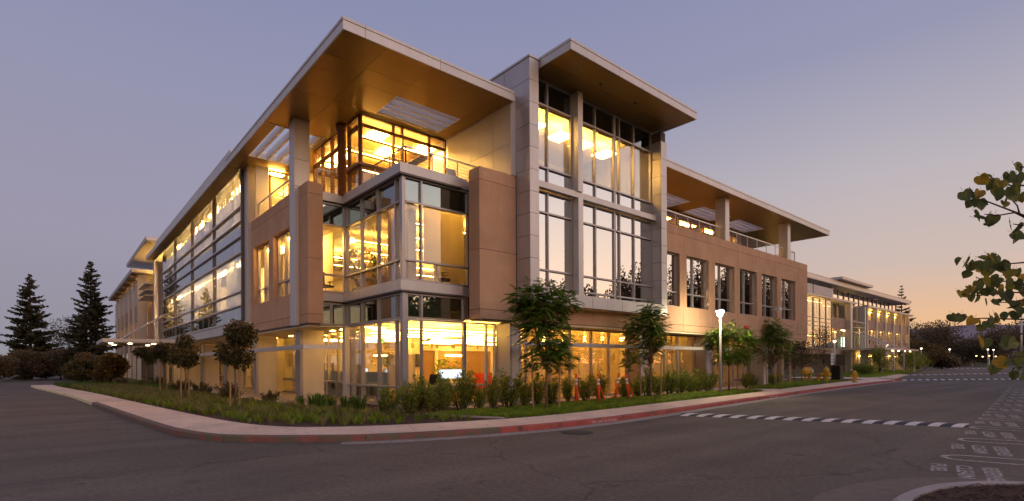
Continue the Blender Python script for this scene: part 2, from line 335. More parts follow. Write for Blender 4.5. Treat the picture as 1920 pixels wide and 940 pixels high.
def asphalt():
    m = M('asphalt', (0.157, 0.124, 0.097), 0.88, 0, 0.16, 0.35, bump=0.35, bscale=160, spec=0.25, detail=9); t = m.node_tree
    b = t.nodes['Principled BSDF']; src = b.inputs['Base Color'].links[0].from_socket
    g = t.nodes.new('ShaderNodeTexCoord')
    def mul(fac_socket, lo, src):
        x = t.nodes.new('ShaderNodeMix'); x.data_type = 'RGBA'; x.blend_type = 'MULTIPLY'; x.inputs[0].default_value = 1
        t.links.new(src, x.inputs[6]); r = t.nodes.new('ShaderNodeMapRange'); t.links.new(fac_socket[0], r.inputs[0])
        r.inputs[1].default_value = fac_socket[1]; r.inputs[2].default_value = fac_socket[2]; r.inputs[3].default_value = lo; r.inputs[4].default_value = fac_socket[3] if len(fac_socket) > 3 else 1.0
        c = t.nodes.new('ShaderNodeCombineColor')
        for i in range(3): t.links.new(r.outputs[0], c.inputs[i])
        t.links.new(c.outputs[0], x.inputs[7]); return x.outputs[2]
    w = t.nodes.new('ShaderNodeTexNoise'); w.inputs['Scale'].default_value = 0.5; w.inputs['Detail'].default_value = 4
    t.links.new(g.outputs['Object'], w.inputs[0])
    va = t.nodes.new('ShaderNodeVectorMath'); va.operation = 'MULTIPLY_ADD'; va.inputs[1].default_value = (2.2, 2.2, 0)
    t.links.new(w.outputs['Color'], va.inputs[0]); t.links.new(g.outputs['Object'], va.inputs[2])
    v = t.nodes.new('ShaderNodeTexVoronoi'); v.feature = 'DISTANCE_TO_EDGE'; v.inputs['Scale'].default_value = 0.16; t.links.new(va.outputs[0], v.inputs[0])
    src = mul((v.outputs['Distance'], 0.0, 0.007), 0.66, src)                      # sealed cracks
    f = t.nodes.new('ShaderNodeTexNoise'); f.inputs['Scale'].default_value = 95; f.inputs['Detail'].default_value = 2; t.links.new(g.outputs['Object'], f.inputs[0])
    src = mul((f.outputs[0], 0.3, 0.7, 1.35), 0.62, src)
    f2 = t.nodes.new('ShaderNodeTexNoise'); f2.inputs['Scale'].default_value = 14; f2.inputs['Detail'].default_value = 6; t.links.new(g.outputs['Object'], f2.inputs[0])
    src = mul((f2.outputs[0], 0.35, 0.65, 1.15), 0.82, src)                            # aggregate grain
    st = t.nodes.new('ShaderNodeMapping'); st.inputs['Scale'].default_value = (0.07, 0.9, 1); st.inputs['Rotation'].default_value = (0, 0, -0.06); t.links.new(g.outputs['Object'], st.inputs[0])
    k = t.nodes.new('ShaderNodeTexNoise'); k.inputs['Scale'].default_value = 1.0; k.inputs['Detail'].default_value = 5; t.links.new(st.outputs[0], k.inputs[0])
    src = mul((k.outputs[0], 0.35, 0.65, 1.14), 0.84, src)                          # wheel tracks along the road
    o = t.nodes.new('ShaderNodeTexNoise'); o.inputs['Scale'].default_value = 1.7; o.inputs['Detail'].default_value = 6; t.links.new(g.outputs['Object'], o.inputs[0])
    src = mul((o.outputs[0], 0.62, 0.74, 0.7), 1.0, src)                            # oil and tar stains
    t.links.new(src, b.inputs['Base Color'])
asphalt()

gm = MB(); gm.quad([(-4500, -4500, -0.03), (4500, -4500, -0.03), (4500, 4500, -0.03), (-4500, 4500, -0.03)])
tag(gm.build('ground', 'far_ground'), kind='structure')
rm = MB(); rm.quad([(-60, -30, 0), (330, -30, 0), (330, 60, 0), (-60, 60, 0)]); rm.quad([(-60, 60, 0), (5, 60, 0), (-6, 120, 0), (-80, 120, 0)])
ROAD = tag(rm.build('road', 'asphalt'), kind='structure')

K = [(-1.45, 54), (-0.97, 48.5), (0.35, 36.5), (1.02, 28), (1.52, 20.5), (1.88, 15.6), (2.12, 13.75), (2.5, 12.5), (3.12, 11.7), (3.8, 11.06), (4.62, 10.42), (5.45, 10.0), (6.55, 9.62), (8.0, 9.26), (9.6, 9.08), (11.7, 9.08), (14.8, 9.34), (19.0, 9.76), (25, 10.3), (34.2, 11.05), (45, 11.65), (52.0, 11.85), (53.6, 12.3), (54.6, 13.6), (54.9, 16), (54.9, 21)]
I = [(-0.2, 54), (0.3, 47.7), (1.62, 35.3), (2.3, 27.2), (2.72, 22.2), (3.1, 18.0), (3.48, 14.9), (3.98, 13.2), (4.7, 12.34), (5.75, 11.68), (7.3, 11.16), (8.9, 10.76), (10.6, 10.62), (13.2, 10.72), (16.8, 11.04), (22.9, 11.5), (28, 12.0), (33.7, 12.6), (45.8, 13.7), (51.2, 14.2), (52.2, 15), (52.5, 17), (52.6, 21)]
KS = catmull(K); IS = catmull(I)
def kerb_mat(name, col, wear, thr):
    m = M(name, col, 0.75, 0, 0.2, 3, bump=0.3, bscale=50); t = m.node_tree; b = t.nodes['Principled BSDF']; src = b.inputs['Base Color'].links[0].from_socket
    g = t.nodes.new('ShaderNodeTexCoord'); n = t.nodes.new('ShaderNodeTexNoise'); n.inputs['Scale'].default_value = 2.6; n.inputs['Detail'].default_value = 9; n.inputs['Roughness'].default_value = 0.72
    t.links.new(g.outputs['Object'], n.inputs[0]); r = t.nodes.new('ShaderNodeMapRange'); r.inputs[1].default_value = thr; r.inputs[2].default_value = thr + 0.1; t.links.new(n.outputs[0], r.inputs[0])
    x = t.nodes.new('ShaderNodeMix'); x.data_type = 'RGBA'; t.links.new(r.outputs[0], x.inputs[0]); t.links.new(src, x.inputs[6]); x.inputs[7].default_value = (*wear, 1); t.links.new(x.outputs[2], b.inputs['Base Color'])
kerb_mat('kerb_red', (0.40, 0.085, 0.065), (0.10, 0.06, 0.05), 0.53)
kerb_mat('kerb_worn', (0.24, 0.085, 0.065), (0.13, 0.11, 0.07), 0.44)
kerb_mat('kerb_painted_glow', (0.78, 0.62, 0.36), (0.55, 0.38, 0.2), 0.55)  # cream tone stands in for light striking the far-left kerb, not yellow paint
KERB = thing('kerb', None, None, (3, 11, 0), fixed=True); KERB['kind'] = 'structure'
def chunks(P, step, n):
    Q = resample(P, step); return [Q[i:i + n + 1] for i in range(0, len(Q) - 1, n)]
def seg_between(P, a, b):
    ia = min(range(len(P)), key=lambda i: (P[i][0] - a[0]) ** 2 + (P[i][1] - a[1]) ** 2); ib = min(range(len(P)), key=lambda i: (P[i][0] - b[0]) ** 2 + (P[i][1] - b[1]) ** 2)
    mid = P[ia + 1:ib] if ib > ia else []
    return [a] + [p for p in mid if (Vector(p) - Vector(a)).length > 0.08 and (Vector(p) - Vector(b)).length > 0.08] + [b]
def strip_solid(m, A, Bp, z0, z1, bev=0.0):
    n = len(A); i = len(m.v)
    m.v += [(x, y, z0) for x, y in A] + [(x, y, z0) for x, y in Bp] + [(x, y, z1 - bev) for x, y in A] + [(x, y, z1) for x, y in Bp]
    if bev:
        A2 = [(a[0] * (1 - 0.25) + b[0] * 0.25, a[1] * (1 - 0.25) + b[1] * 0.25) for a, b in zip(A, Bp)]
        m.v += [(x, y, z1) for x, y in A2]
    for k in range(n - 1):
        a = i + k
        m.f.append((a, a + 1, a + 2 * n + 1, a + 2 * n)); m.f.append((a + n + 1, a + n, a + 3 * n, a + 3 * n + 1))
        if bev:
            m.f.append((a + 2 * n, a + 2 * n + 1, a + 4 * n + 1, a + 4 * n)); m.f.append((a + 4 * n, a + 4 * n + 1, a + 3 * n + 1, a + 3 * n)); m.t += [0.5, 0.5]
        else: m.f.append((a + 2 * n, a + 2 * n + 1, a + 3 * n + 1, a + 3 * n)); m.t.append(0.5)
        m.t += [0.5, 0.5]
    for k, rev in ((0, False), (n - 1, True)):
        q = [i + k, i + n + k, i + 3 * n + k, i + 2 * n + k]
        m.f.append(tuple(q[::-1] if rev else q)); m.t.append(0.5)
for A in chunks(KS, 0.3, 10):
    A = list(A); d = (Vector(A[-1]) - Vector(A[-2])).normalized() * 0.012
    A[-1] = (A[-1][0] - d.x, A[-1][1] - d.y)
    m = MB(); strip_solid(m, A, offset(A, 0.16), -0.02, 0.132, 0.02)
    y = A[0][1]
    m.build('kerb_stone', 'kerb_painted_glow' if (A[0][0] < 1.0 and y > 29) else 'kerb_worn' if A[0][0] < 6 else 'kerb_red', KERB)
gs = [p for p in KS if p[0] > 4.4 and p[1] < 12.4]
m = MB(); strip_solid(m, offset(gs, -0.36), offset(gs, -0.006), -0.02, 0.006)
tag(m.build('gutter', 'gutter'), kind='structure')
# sidewalk: one slab after another between kerb and planting
SW = thing('sidewalk', None, None, (4, 11.5, 0), fixed=True); SW['kind'] = 'structure'
nsl = 46
def at_len(P, f):
    Ls = [0]
    for i in range(1, len(P)): Ls.append(Ls[-1] + (Vector(P[i]) - Vector(P[i - 1])).length)
    d = f * Ls[-1]
    for i in range(1, len(P)):
        if Ls[i] >= d:
            t = (d - Ls[i - 1]) / max(1e-9, Ls[i] - Ls[i - 1]); return (P[i - 1][0] + (P[i][0] - P[i - 1][0]) * t, P[i - 1][1] + (P[i][1] - P[i - 1][1]) * t)
    return P[-1]
KI = offset(KS, 0.166)
pairs = []
for i in range(len(I)):            # matching stations on both edges
    q = min(range(len(KI)), key=lambda k: (KI[k][0] - I[i][0]) ** 2 + (KI[k][1] - I[i][1]) ** 2); pairs.append((KI[q], I[i]))
kk = catmull([p[0] for p in pairs], 12); ii = catmull([p[1] for p in pairs], 12)
cuts = [0]; acc = 0
for k in range(1, len(kk)):
    acc += (Vector(ii[k]) - Vector(ii[k - 1])).length
    if acc > 2.3: cuts.append(k); acc = 0
if cuts[-1] != len(kk) - 1: cuts.append(len(kk) - 1)
for a, b in zip(cuts[:-1], cuts[1:]):
    A = kk[a:b + 1]; Bp = ii[a:b + 1]
    def trim(Q): 
        Q = list(Q); d = (Vector(Q[-1]) - Vector(Q[-2])); d = d.normalized() * min(0.014, d.length * 0.3); Q[-1] = (Q[-1][0] - d.x, Q[-1][1] - d.y); return Q
    m = MB(); strip_solid(m, trim(A), trim(Bp), -0.02, 0.13); m.build('paving_slab', 'concrete', SW)
# planting bed, gravel apron beside the building, lawn base
bed = MB(); bed.prism([(p[0], p[1]) for p in IS] + [(52.6, 21), (52.6, 60), (-0.2, 60)], -0.02, 0.10)
tag(bed.build('planting_bed', 'mulch'), kind='structure')
gv = MB(); gv.prism([(7.1, 19.0), (9.6, 19.0), (9.6, 58), (6.4, 58), (6.2, 40), (6.4, 27), (6.6, 21.6)], 0.05, 0.12)
tag(gv.build('gravel_apron', 'gravel'), kind='structure')
ap = MB(); ap.box(10.2, 40.5, 14.3, 15.6, 0.04, 0.125)
tag(ap.build('apron', 'concrete'), kind='structure')
LAWN = [(9.3, 10.86), (10.6, 10.72), (13.2, 10.82), (16.8, 11.14), (22.9, 11.6), (27.4, 12.05), (27.2, 13.4), (22, 13.3), (16, 13.25), (12, 13.1), (8.6, 13.2), (8.0, 12.9)]
lw = MB(); lw.prism(LAWN, 0.06, 0.118); tag(lw.build('lawn', 'soil_green'), kind='structure')
LAWN2 = [(30.2, 12.45), (33.7, 12.75), (45.4, 13.8), (48.5, 14.2), (45, 16.8), (36, 15.6), (31.0, 14.6), (29.4, 13.4)]
lw = MB(); lw.prism(LAWN2, 0.06, 0.118); tag(lw.build('lawn', 'soil_green'), kind='structure')
pth = MB(); pth.prism([(27.6, 12.05), (30.0, 12.35), (29.2, 13.6), (29.6, 15.6), (28.0, 15.6), (27.4, 13.6)], 0.06, 0.128); tag(pth.build('path', 'concrete'), kind='structure')
ed = MB(); ed.tube([(9.1, 10.85, 0.13), (8.3, 12.2, 0.15), (8.1, 13.2, 0.15)], 0.035, 6); solo('lawn_edging', ed, 'gutter', 'low grey edging strip between the mulch and the lawn', 'edging')

# ---- planter island at the near right
isl = catmull([(5.9, -2.6), (6.05, 0.4), (6.25, 1.2), (6.66, 1.58), (7.12, 1.64), (7.75, 1.56), (8.2, 1.4), (8.7, 1.08), (9.0, 0.6), (9.15, -0.3), (9.2, -2.6)], 5)
KI2 = thing('island_kerb', 'pale rounded concrete kerb around the mulched planter island', 'kerb', (7, 1.6, 0), fixed=True); KI2['kind'] = 'structure'; del KI2['label']; del KI2['category']
for A in chunks(isl, 0.12, 10):
    m = MB(); strip_solid(m, A, offset(A, -0.17), -0.02, 0.135, 0.03); m.build('kerb_stone', 'kerb_grey', KI2)
m = MB(); m.prism([(p[0], p[1]) for p in offset(isl, -0.16)], -0.02, 0.11); tag(m.build('island_bed', 'mulch'), kind='structure')
# bark chips on the near bed
mc = MB()
for _ in range(2600):
    x = rnd.uniform(6.2, 9.0); y = rnd.uniform(-1.2, 1.6)
    if y > 1.46 - (x - 7.1) ** 2 * 0.25 or (x < 6.9 and y > 1.15 + (x - 6.4) * 0.4): continue
    a = rnd.uniform(0, 6.28); l = rnd.uniform(0.02, 0.06); d = Vector((math.cos(a), math.sin(a), rnd.uniform(-0.25, 0.25))) * l; w_ = Vector((-d.y, d.x, 0)) * 0.25; c = Vector((x, y, 0.118 + rnd.random() * 0.025))
    mc.quad([c - d - w_, c + d - w_, c + d + w_, c - d + w_])
tag(mc.build('bark_mulch', 'mulch'), kind='stuff')

pm = MB(); o1 = offset(isl[:-8], 0.75); 
for k in range(len(o1) - 1): pm.quad([(*isl[k], 0.003), (*isl[k + 1], 0.003), (*o1[k + 1], 0.003), (*o1[k], 0.003)])
M('asphalt_patch_mat', (0.20, 0.152, 0.122), 0.9, 0, 0.16, 7, bump=0.3, bscale=150, spec=0.2); pm.build('asphalt_patch', 'asphalt_patch_mat', ROAD)

# ---- painted stalls on the right
DX = Vector((0.25, -0.968, 0)).normalized(); PX = Vector((0.992, 0.12, 0)).normalized()
def text_part(body, size, mat, mw, parent, name='lettering', ext=0.0):
    o = text_mesh(body, size, mat, 'LEFT', ext, name, 0.028); o.matrix_world = mw
    if parent:
        o.parent = parent; o.matrix_parent_inverse = parent.matrix_world.inverted() if parent.type != 'EMPTY' else Matrix.Translation(-Vector(parent.location))
    return o
def ribbon(m, P, w, z):
    A = offset(P, w / 2); Bq = offset(P, -w / 2)
    for k in range(len(P) - 1): m.quad([(*Bq[k], z), (*Bq[k + 1], z), (*A[k + 1], z), (*A[k], z)])
for k in range(13):
    tip = Vector((11.28 + 2.72 * k, 1.98 + 0.21 * k, 0))
    P = []
    hw = 0.29
    far_ = tip + PX * hw + DX * hw; near_ = tip - PX * hw + DX * hw
    for j in range(9):
        a = math.pi * j / 8; P.append(tuple((tip + DX * hw + PX * hw * math.cos(a) - DX * hw * math.sin(a))[:2]))
    P = [tuple((far_ + DX * 4.6)[:2])] + P + [tuple((near_ + DX * 4.6)[:2])]
    m = MB(); ribbon(m, P, 0.085, 0.004); o = m.build('stall_line', 'worn_paint', ROAD)
    for w_i, (word, off, ln) in enumerate((('FUEL', 0.0, 0.95), ('CLEAN', 0.30, 1.2), ('RESERVED', 0.60, 1.5))):
        base = tip - PX * (0.88 - 0.03) + DX * (-0.10 + off) - PX * 0.0
        # reads from the far end towards the near end, letters upright away from the road
        x_ax = -PX; y_ax = DX; mw = Matrix(((x_ax.x, y_ax.x, 0, 0), (x_ax.y, y_ax.y, 0, 0), (0, 0, 1, 0), (0, 0, 0, 1)))
        o = text_part(word, 0.26, 'worn_paint', Matrix.Translation((base.x, base.y, 0.004)) @ mw @ Matrix.Scale(ln / (0.26 * 0.66 * len(word)), 4, (1, 0, 0)), ROAD)
m = MB()
for j in range(26): 
    a = 2 * math.pi * j / 26; b = 2 * math.pi * (j + 1) / 26
    m.quad([(9.05 + 0.36 * math.cos(a), 8.2 + 0.36 * math.sin(a), 0.012), (9.05 + 0.36 * math.cos(b), 8.2 + 0.36 * math.sin(b), 0.012), (9.05, 8.2, 0.012)])
    m.quad([(9.05 + 0.37 * math.cos(a), 8.2 + 0.37 * math.sin(a), 0.004), (9.05 + 0.37 * math.cos(b), 8.2 + 0.37 * math.sin(b), 0.004), (9.05 + 0.36 * math.cos(b), 8.2 + 0.36 * math.sin(b), 0.012), (9.05 + 0.36 * math.cos(a), 8.2 + 0.36 * math.sin(a), 0.012)])
solo('manhole_cover', m, 'black_rubber', 'round dark manhole cover set in the asphalt near the red kerb', 'manhole')

# ---- speed bumps
def bump(label, a, b, n, w, h=0.055):
    a = Vector((*a, 0)); b = Vector((*b, 0)); t = thing('speed_bump', label, 'speed bump', (a + b) / 2, 'striped rubber speed bumps across the road', fixed=True)
    u = (b - a).normalized(); v = Vector((-u.y, u.x, 0)); Lg = (b - a).length
    prof = [(-w / 2, 0.002), (-w * 0.3, h * 0.75), (-w * 0.1, h), (w * 0.1, h), (w * 0.3, h * 0.75), (w / 2, 0.002)]
    st = Lg / (2 * n)
    for k in range(2 * n):
        m = MB(); 
        for (p, z0), (q, z1) in zip(prof[:-1], prof[1:]):
            sk = 0.6
            f = lambda pp, z, s: tuple(a + u * max(0, min(Lg, s + pp * sk)) + v * pp + Vector((0, 0, z)))
            m.quad([f(p, z0, k * st), f(q, z1, k * st), f(q, z1, (k + 1) * st), f(p, z0, (k + 1) * st)][::-1])
        m.build('white_stripe' if k % 2 else 'black_module', 'white_paint' if k % 2 else 'black_rubber', t)
bump('black and white striped speed bump across the road nearest the camera', (14.55, 8.85), (17.0, 2.45), 15, 0.8)
bump('striped speed bump level with the yellow hydrant, second up the road', (54.6, 12.6), (63.6, 6.0), 16, 1.0)
bump('striped speed bump third up the road by the driveway', (68.0, 19.0), (93.0, 9.5), 22, 1.2)
bump('farthest striped speed bump low on the road before the green fence', (125, 30), (158, 17), 20, 1.4)

# ================================================================== the corner office building
BLD = thing('office_building', 'three storey tan stone office building with lit corner glass box and flat roof canopies', 'building', (7.03, 14.37, 0), fixed=True)
G = 0.007
def panel_y(name, mat, x0, x1, z0, z1, y, th, op=None, par=None):
    """wall panel facing -Y with an optional opening (ox0, ox1, oz0, oz1)"""
    m = MB(); x0 += G; x1 -= G; z0 += G; z1 -= G
    if op:
        a, b, c, d = op
        if a > x0: m.box(x0, a, y, y + th, z0, z1)
        if b < x1: m.box(b, x1, y, y + th, z0, z1)
        m.box(max(a, x0), min(b, x1), y, y + th, z0, c); m.box(max(a, x0), min(b, x1), y, y + th, d, z1)
    else: m.box(x0, x1, y, y + th, z0, z1)
    return m.build(name, mat, par or BLD)
def panel_x(name, mat, y0, y1, z0, z1, x, th, op=None, par=None):
    m = MB(); y0 += G; y1 -= G; z0 += G; z1 -= G
    if op:
        a, b, c, d = op
        m.box(x, x + th, y0, a, z0, z1); m.box(x, x + th, b, y1, z0, z1); m.box(x, x + th, a, b, z0, c); m.box(x, x + th, a, b, d, z1)
    else: m.box(x, x + th, y0, y1, z0, z1)
    return m.build(name, mat, par or BLD)
def window_y(x0, x1, z0, z1, y, vs, hs, glass, fr='mullion', fw=0.06, dep=0.11, par=None, name='window', gmap=None):
    """framed glazing facing -Y; vs / hs = inner bar positions; panes are sub-parts. gmap(i, j) picks the pane's glass"""
    m = MB(); y1 = y + dep
    for x in [x0, x1 - fw]: m.box(x, x + fw, y, y1, z0, z1)
    for z in [z0, z1 - fw]: m.box(x0 + fw, x1 - fw, y, y1, z, z + fw)
    vv = sorted(vs); hh = sorted(hs)
    for x in vv: m.box(x - fw / 2, x + fw / 2, y - 0.012, y1 - 0.005, z0 + fw, z1 - fw)
    for z in hh: m.box(x0 + fw, x1 - fw, y - 0.03, y1 - 0.002, z - fw / 2, z + fw / 2)
    w = m.build(name, fr, par or BLD)
    xs = [x0] + vv + [x1]; zs = [z0] + hh + [z1]; ym = y + dep * 0.55
    for i in range(len(xs) - 1):
        for j in range(len(zs) - 1):
            g = gmap(i, j) if gmap else glass
            if g: B('pane', g, w, (xs[i] + 0.015, xs[i + 1] - 0.015, ym, ym + 0.012, zs[j] + 0.015, zs[j + 1] - 0.015))
    return w
def window_x(y0, y1, z0, z1, x, vs, hs, glass, fr='mullion', fw=0.06, dep=0.11, par=None, name='window', gmap=None):
    m = MB(); x1 = x + dep
    for y in [y0, y1 - fw]: m.box(x, x1, y, y + fw, z0, z1)
    for z in [z0, z1 - fw]: m.box(x, x1, y0 + fw, y1 - fw, z, z + fw)
    vv = sorted(vs); hh = sorted(hs)
    for y in vv: m.box(x - 0.012, x1 - 0.005, y - fw / 2, y + fw / 2, z0 + fw, z1 - fw)
    for z in hh: m.box(x - 0.03, x1 - 0.002, y0 + fw, y1 - fw, z - fw / 2, z + fw / 2)
    w = m.build(name, fr, par or BLD)
    ys = [y0] + vv + [y1]; zs = [z0] + hh + [z1]; xm = x + dep * 0.55
    for i in range(len(ys) - 1):
        for j in range(len(zs) - 1):
            g = gmap(i, j) if gmap else glass
            if g: B('pane', g, w, (xm, xm + 0.012, ys[i] + 0.015, ys[i + 1] - 0.015, zs[j] + 0.015, zs[j + 1] - 0.015))
    return w

# ---- floors, ceilings, inner walls
def slab(x0, x1, y0, y1, zc, zf):
    B('floor_slab', 'cream_dim', BLD, (x0, x1, y0, y1, zc + 0.03, zf - 0.02))
    B('ceiling', 'ceiling', BLD, (x0 + 0.02, x1 - 0.02, y0 + 0.02, y1 - 0.02, zc, zc + 0.028))
    B('floor', 'carpet', BLD, (x0 + 0.02, x1 - 0.02, y0 + 0.02, y1 - 0.02, zf - 0.018, zf))
slab(8.85, 39.5, 15.68, 30, 3.2, 4.25); slab(8.85, 39.5, 15.68, 30, 7.0, 8.15)
slab(7.32, 8.84, 20.15, 30, 3.2, 4.25); slab(7.32, 8.84, 20.15, 30, 7.0, 8.15)
slab(6.95, 20, 30.02, 52.5, 3.2, 3.7); slab(6.95, 20, 30.02, 52.5, 7.1, 7.8)
B('floor', 'wood_floor', BLD, (9.3, 39.5, 15.62, 30, 0.1, 0.13), (9.3, 20, 30, 54, 0.1, 0.13))
for bx in ((8.9, 24, 29.7, 29.85, 0.13, 3.19), (23.9, 24.05, 16.2, 29.7, 0.13, 3.19),        # ground floor
           (8.9, 22, 29.7, 29.85, 4.26, 6.99), (17.5, 17.62, 16.2, 29.7, 4.26, 6.99),          # first floor
           (12.9, 13.05, 18.6, 26, 8.16, 10.95), (8.9, 13.0, 25.9, 26.05, 8.16, 10.95),       # roof terrace pavilion
           (12.95, 21.0, 19.4, 19.55, 8.16, 12.1), (20.85, 20.95, 15.2, 19.4, 8.16, 12.1),    # tower, top
           (13.0, 21.0, 18.0, 18.15, 4.26, 6.99), (21.1, 39.4, 19.5, 19.65, 4.26, 6.99), (24.2, 39.4, 19.6, 19.75, 0.13, 3.19),
           (12.6, 12.72, 30.1, 52.4, 0.13, 3.19), (8.9, 9.0, 30.1, 52.4, 3.75, 7.09), (8.9, 9.0, 27.7, 52.4, 7.82, 10.98)):
    B('interior_wall', 'cream', BLD, bx)
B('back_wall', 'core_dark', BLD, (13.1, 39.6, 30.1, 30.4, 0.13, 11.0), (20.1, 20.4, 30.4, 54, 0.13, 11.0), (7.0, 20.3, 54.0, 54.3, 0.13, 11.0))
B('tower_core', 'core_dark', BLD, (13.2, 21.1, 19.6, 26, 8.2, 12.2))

def strip(x0, x1, y0, y1, z, mat='lamp_strip', name='ceiling_light'):
    B(name, mat, BLD, (x0, x1, y0, y1, z - 0.03, z - 0.004))
def uplight(x0, x1, y, zc):                                 # slim linear pendant throwing its light at the ceiling
    z = zc - 0.42
    o = B('pendant_tray', 'pendant', BLD, (x0, x1, y - 0.07, y + 0.07, z, z + 0.03)); B('light_strip', 'lamp_strip', o, (x0 + 0.02, x1 - 0.02, y - 0.065, y + 0.065, z + 0.031, z + 0.06))
    for x in (x0 + 0.2, x1 - 0.2): B('hanger', 'pendant', o, (x - 0.006, x + 0.006, y - 0.006, y + 0.006, z + 0.051, zc - 0.002))
for k in range(8):
    y = 16.4 + 1.55 * k
    for x in (9.4, 14.2, 19.0): uplight(x + (0.9 if k % 2 else 0), x + 4.5, y, 3.2)
for k in range(6):
    y = 16.6 + 1.9 * k
    for x in (9.2, 13.2): uplight(x + 0.5 * (k % 2), x + 3.5, y, 7.0)
uplight(9.1, 12.2, 19.6, 10.95); uplight(9.1, 12.2, 21.2, 10.95); uplight(8.9, 12.2, 23.0, 10.95)
for k in range(3): strip(9.6 + 1.1 * k, 10.3 + 1.1 * k, 19.5 + 1.3 * (k % 2), 20.3 + 1.3 * (k % 2), 10.93, 'lamp_strip')
strip(9.2, 10.0, 22.5, 24.5, 10.93)
for x in (13.5, 14.6, 16.2, 17.6, 19.2): strip(x, x + 0.8, 15.5, 16.4, 11.45, 'lamp_strip')
for k in range(6): strip(21.4 + 2.6 * k, 23.6 + 2.6 * k, 16.1, 16.3, 3.2, 'lamp_mid'); strip(24.6 + 2.6 * k, 26.4 + 2.6 * k, 16.6, 16.8, 7.0, 'lamp_soft')
for k in range(4): strip(13.4 + 1.8 * k, 15.1 + 1.8 * k, 16.1, 16.3, 3.19, 'lamp_mid')
for k in range(7):
    strip(7.5, 7.75, 28.0 + 3.5 * k, 31.4 + 3.5 * k, 7.09, 'lamp_bay'); strip(7.7, 7.95, 28.0 + 3.5 * k, 31.4 + 3.5 * k, 11.48, 'lamp_bay'); strip(10.3, 10.5, 31 + 3.1 * k, 33 + 3.1 * k, 3.19, 'lamp_soft')
strip(7.5, 8.3, 25, 26.6, 7.0, 'lamp_soft'); strip(7.5, 8.3, 22, 23.6, 7.0, 'lamp_soft')

# ---- stone skin
Z0, Z1, Z2, Z3 = 3.14, 3.48, 7.94, 8.38
WX = 7.03                                                    # left wall, facing -X
for (y0, y1, op) in ((19.98, 21.32, None), (21.32, 24.02, (21.56, 23.70, 4.39, 7.07)), (24.02, 27.0, (24.32, 26.62, 4.39, 7.07))):
    panel_x('stone_panel', 'stone', y0, y1, Z0, Z1, WX, 0.3); panel_x('stone_panel', 'stone', y0, y1, Z1, Z2, WX, 0.3, op); panel_x('stone_panel', 'stone', y0, y1, Z2, Z3, WX, 0.3)
for (z0, z1) in ((Z0, Z1), (Z1, 5.55), (5.55, Z2), (Z2, Z3)):   # pier closing the left wall
    m = MB(); m.box(WX, 7.6, 19.6, 19.975, z0 + G, z1 - G); m.build('stone_panel', 'stone', BLD)
B('wall_core', 'core_dark', BLD, (7.335, 7.56, 19.99, 20.12, 3.16, 8.3), (WX + 0.02, 7.5, 19.65, 27.0, 3.06, 3.13))
B('soffit_board', 'cream', BLD, (WX + 0.03, 9.3, 19.7, 30, 3.02, 3.055))
for y in (20.6, 21.6, 23.6, 25.2, 26.8, 29.2): B('downlight', 'lamp_strip', BLD, (8.72, 8.86, y, y + 0.14, 2.995, 3.016))
for k in range(5): strip(9.9 + 1.2 * k, 10.9 + 1.2 * k, 21.0 + 1.5 * k, 21.3 + 1.5 * k, 3.19, 'lamp_strip')
for (y0, y1) in ((21.56, 23.70), (24.32, 26.62)):
    window_x(y0, y1, 4.39, 7.07, WX + 0.19, [(y0 + y1) / 2 + 0.12], [5.07], 'glass_mid')
    B('blind', 'shade_white', BLD, (WX + 0.62, WX + 0.64, y0 + 1.0, y1 + 0.3, 4.3, 6.95)); B('interior_wall', 'cream', BLD, (WX + 1.5, WX + 1.55, y0 - 0.6, y1 + 0.6, 4.26, 6.98)); B('ceiling_light', 'lamp_soft', BLD, (WX + 0.8, WX + 1.0, y0 - 0.2, y1 + 0.3, 6.9, 6.96))
B('metal_pilaster', 'metal', BLD, (6.86, 7.025, 20.5, 21.06, 3.1, 8.39))
for (z0, z1) in ((8.4, 9.42), (9.42, 11.0)): B('metal_panel', 'metal', BLD, (6.86, 7.44, 20.5, 21.06, z0 + G, z1 - G))
B('metal_channel', 'metal', BLD, (6.88, 7.3, 27.02, 27.6, 3.4, 11.0))

RY = 14.37                                                   # right walls, facing -Y
for (z0, z1) in ((Z0, Z1), (Z1, 5.55), (5.55, Z2), (Z2, Z3)): 
    m = MB(); m.box(10.98, 12.64, RY, 14.98, z0 + G, z1 - G); m.build('stone_panel', 'stone', BLD)
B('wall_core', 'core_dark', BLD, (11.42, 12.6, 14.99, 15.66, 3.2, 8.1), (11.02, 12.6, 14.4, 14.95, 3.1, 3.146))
for (x0, x1) in ((12.65, 16.9), (16.9, 21.21)): panel_y('stone_panel', 'stone', x0, x1, Z0, 3.745, RY, 0.3)
jo = [21.22, 23.8] + [23.8 + 2.835 * k for k in range(1, 6)] + [39.7]
for i in range(len(jo) - 1):
    x0, x1 = jo[i], jo[i + 1]
    op = (x0 + 0.3, x0 + 2.48, 4.38, 7.0) if 0 < i < 6 else ((21.24, 23.46, 4.38, 7.0) if i == 0 else None)
    panel_y('stone_panel', 'stone', x0, x1, Z0, Z1, RY, 0.3); panel_y('stone_panel', 'stone', x0, x1, Z1, Z2, RY, 0.3, op); panel_y('stone_panel', 'stone', x0, x1, Z2, Z3, RY, 0.3)
    if op:
        window_y(op[0], op[1], 4.38, 7.0, RY + 0.17, [op[0] + 0.86], [5.09], 'glass_mirror', gmap=lambda a, b: 'glass_mirror')
for (z0, z1) in ((Z0, Z1), (Z1, 5.55), (5.55, Z2), (Z2, Z3)): 
    m = MB(); m.box(39.4, 39.695, RY + 0.31, 24, z0 + G, z1 - G); m.build('stone_panel', 'stone', BLD)
B('soffit_board', 'cream', BLD, (12.7, 39.38, RY + 0.05, 15.6, 3.06, 3.13))
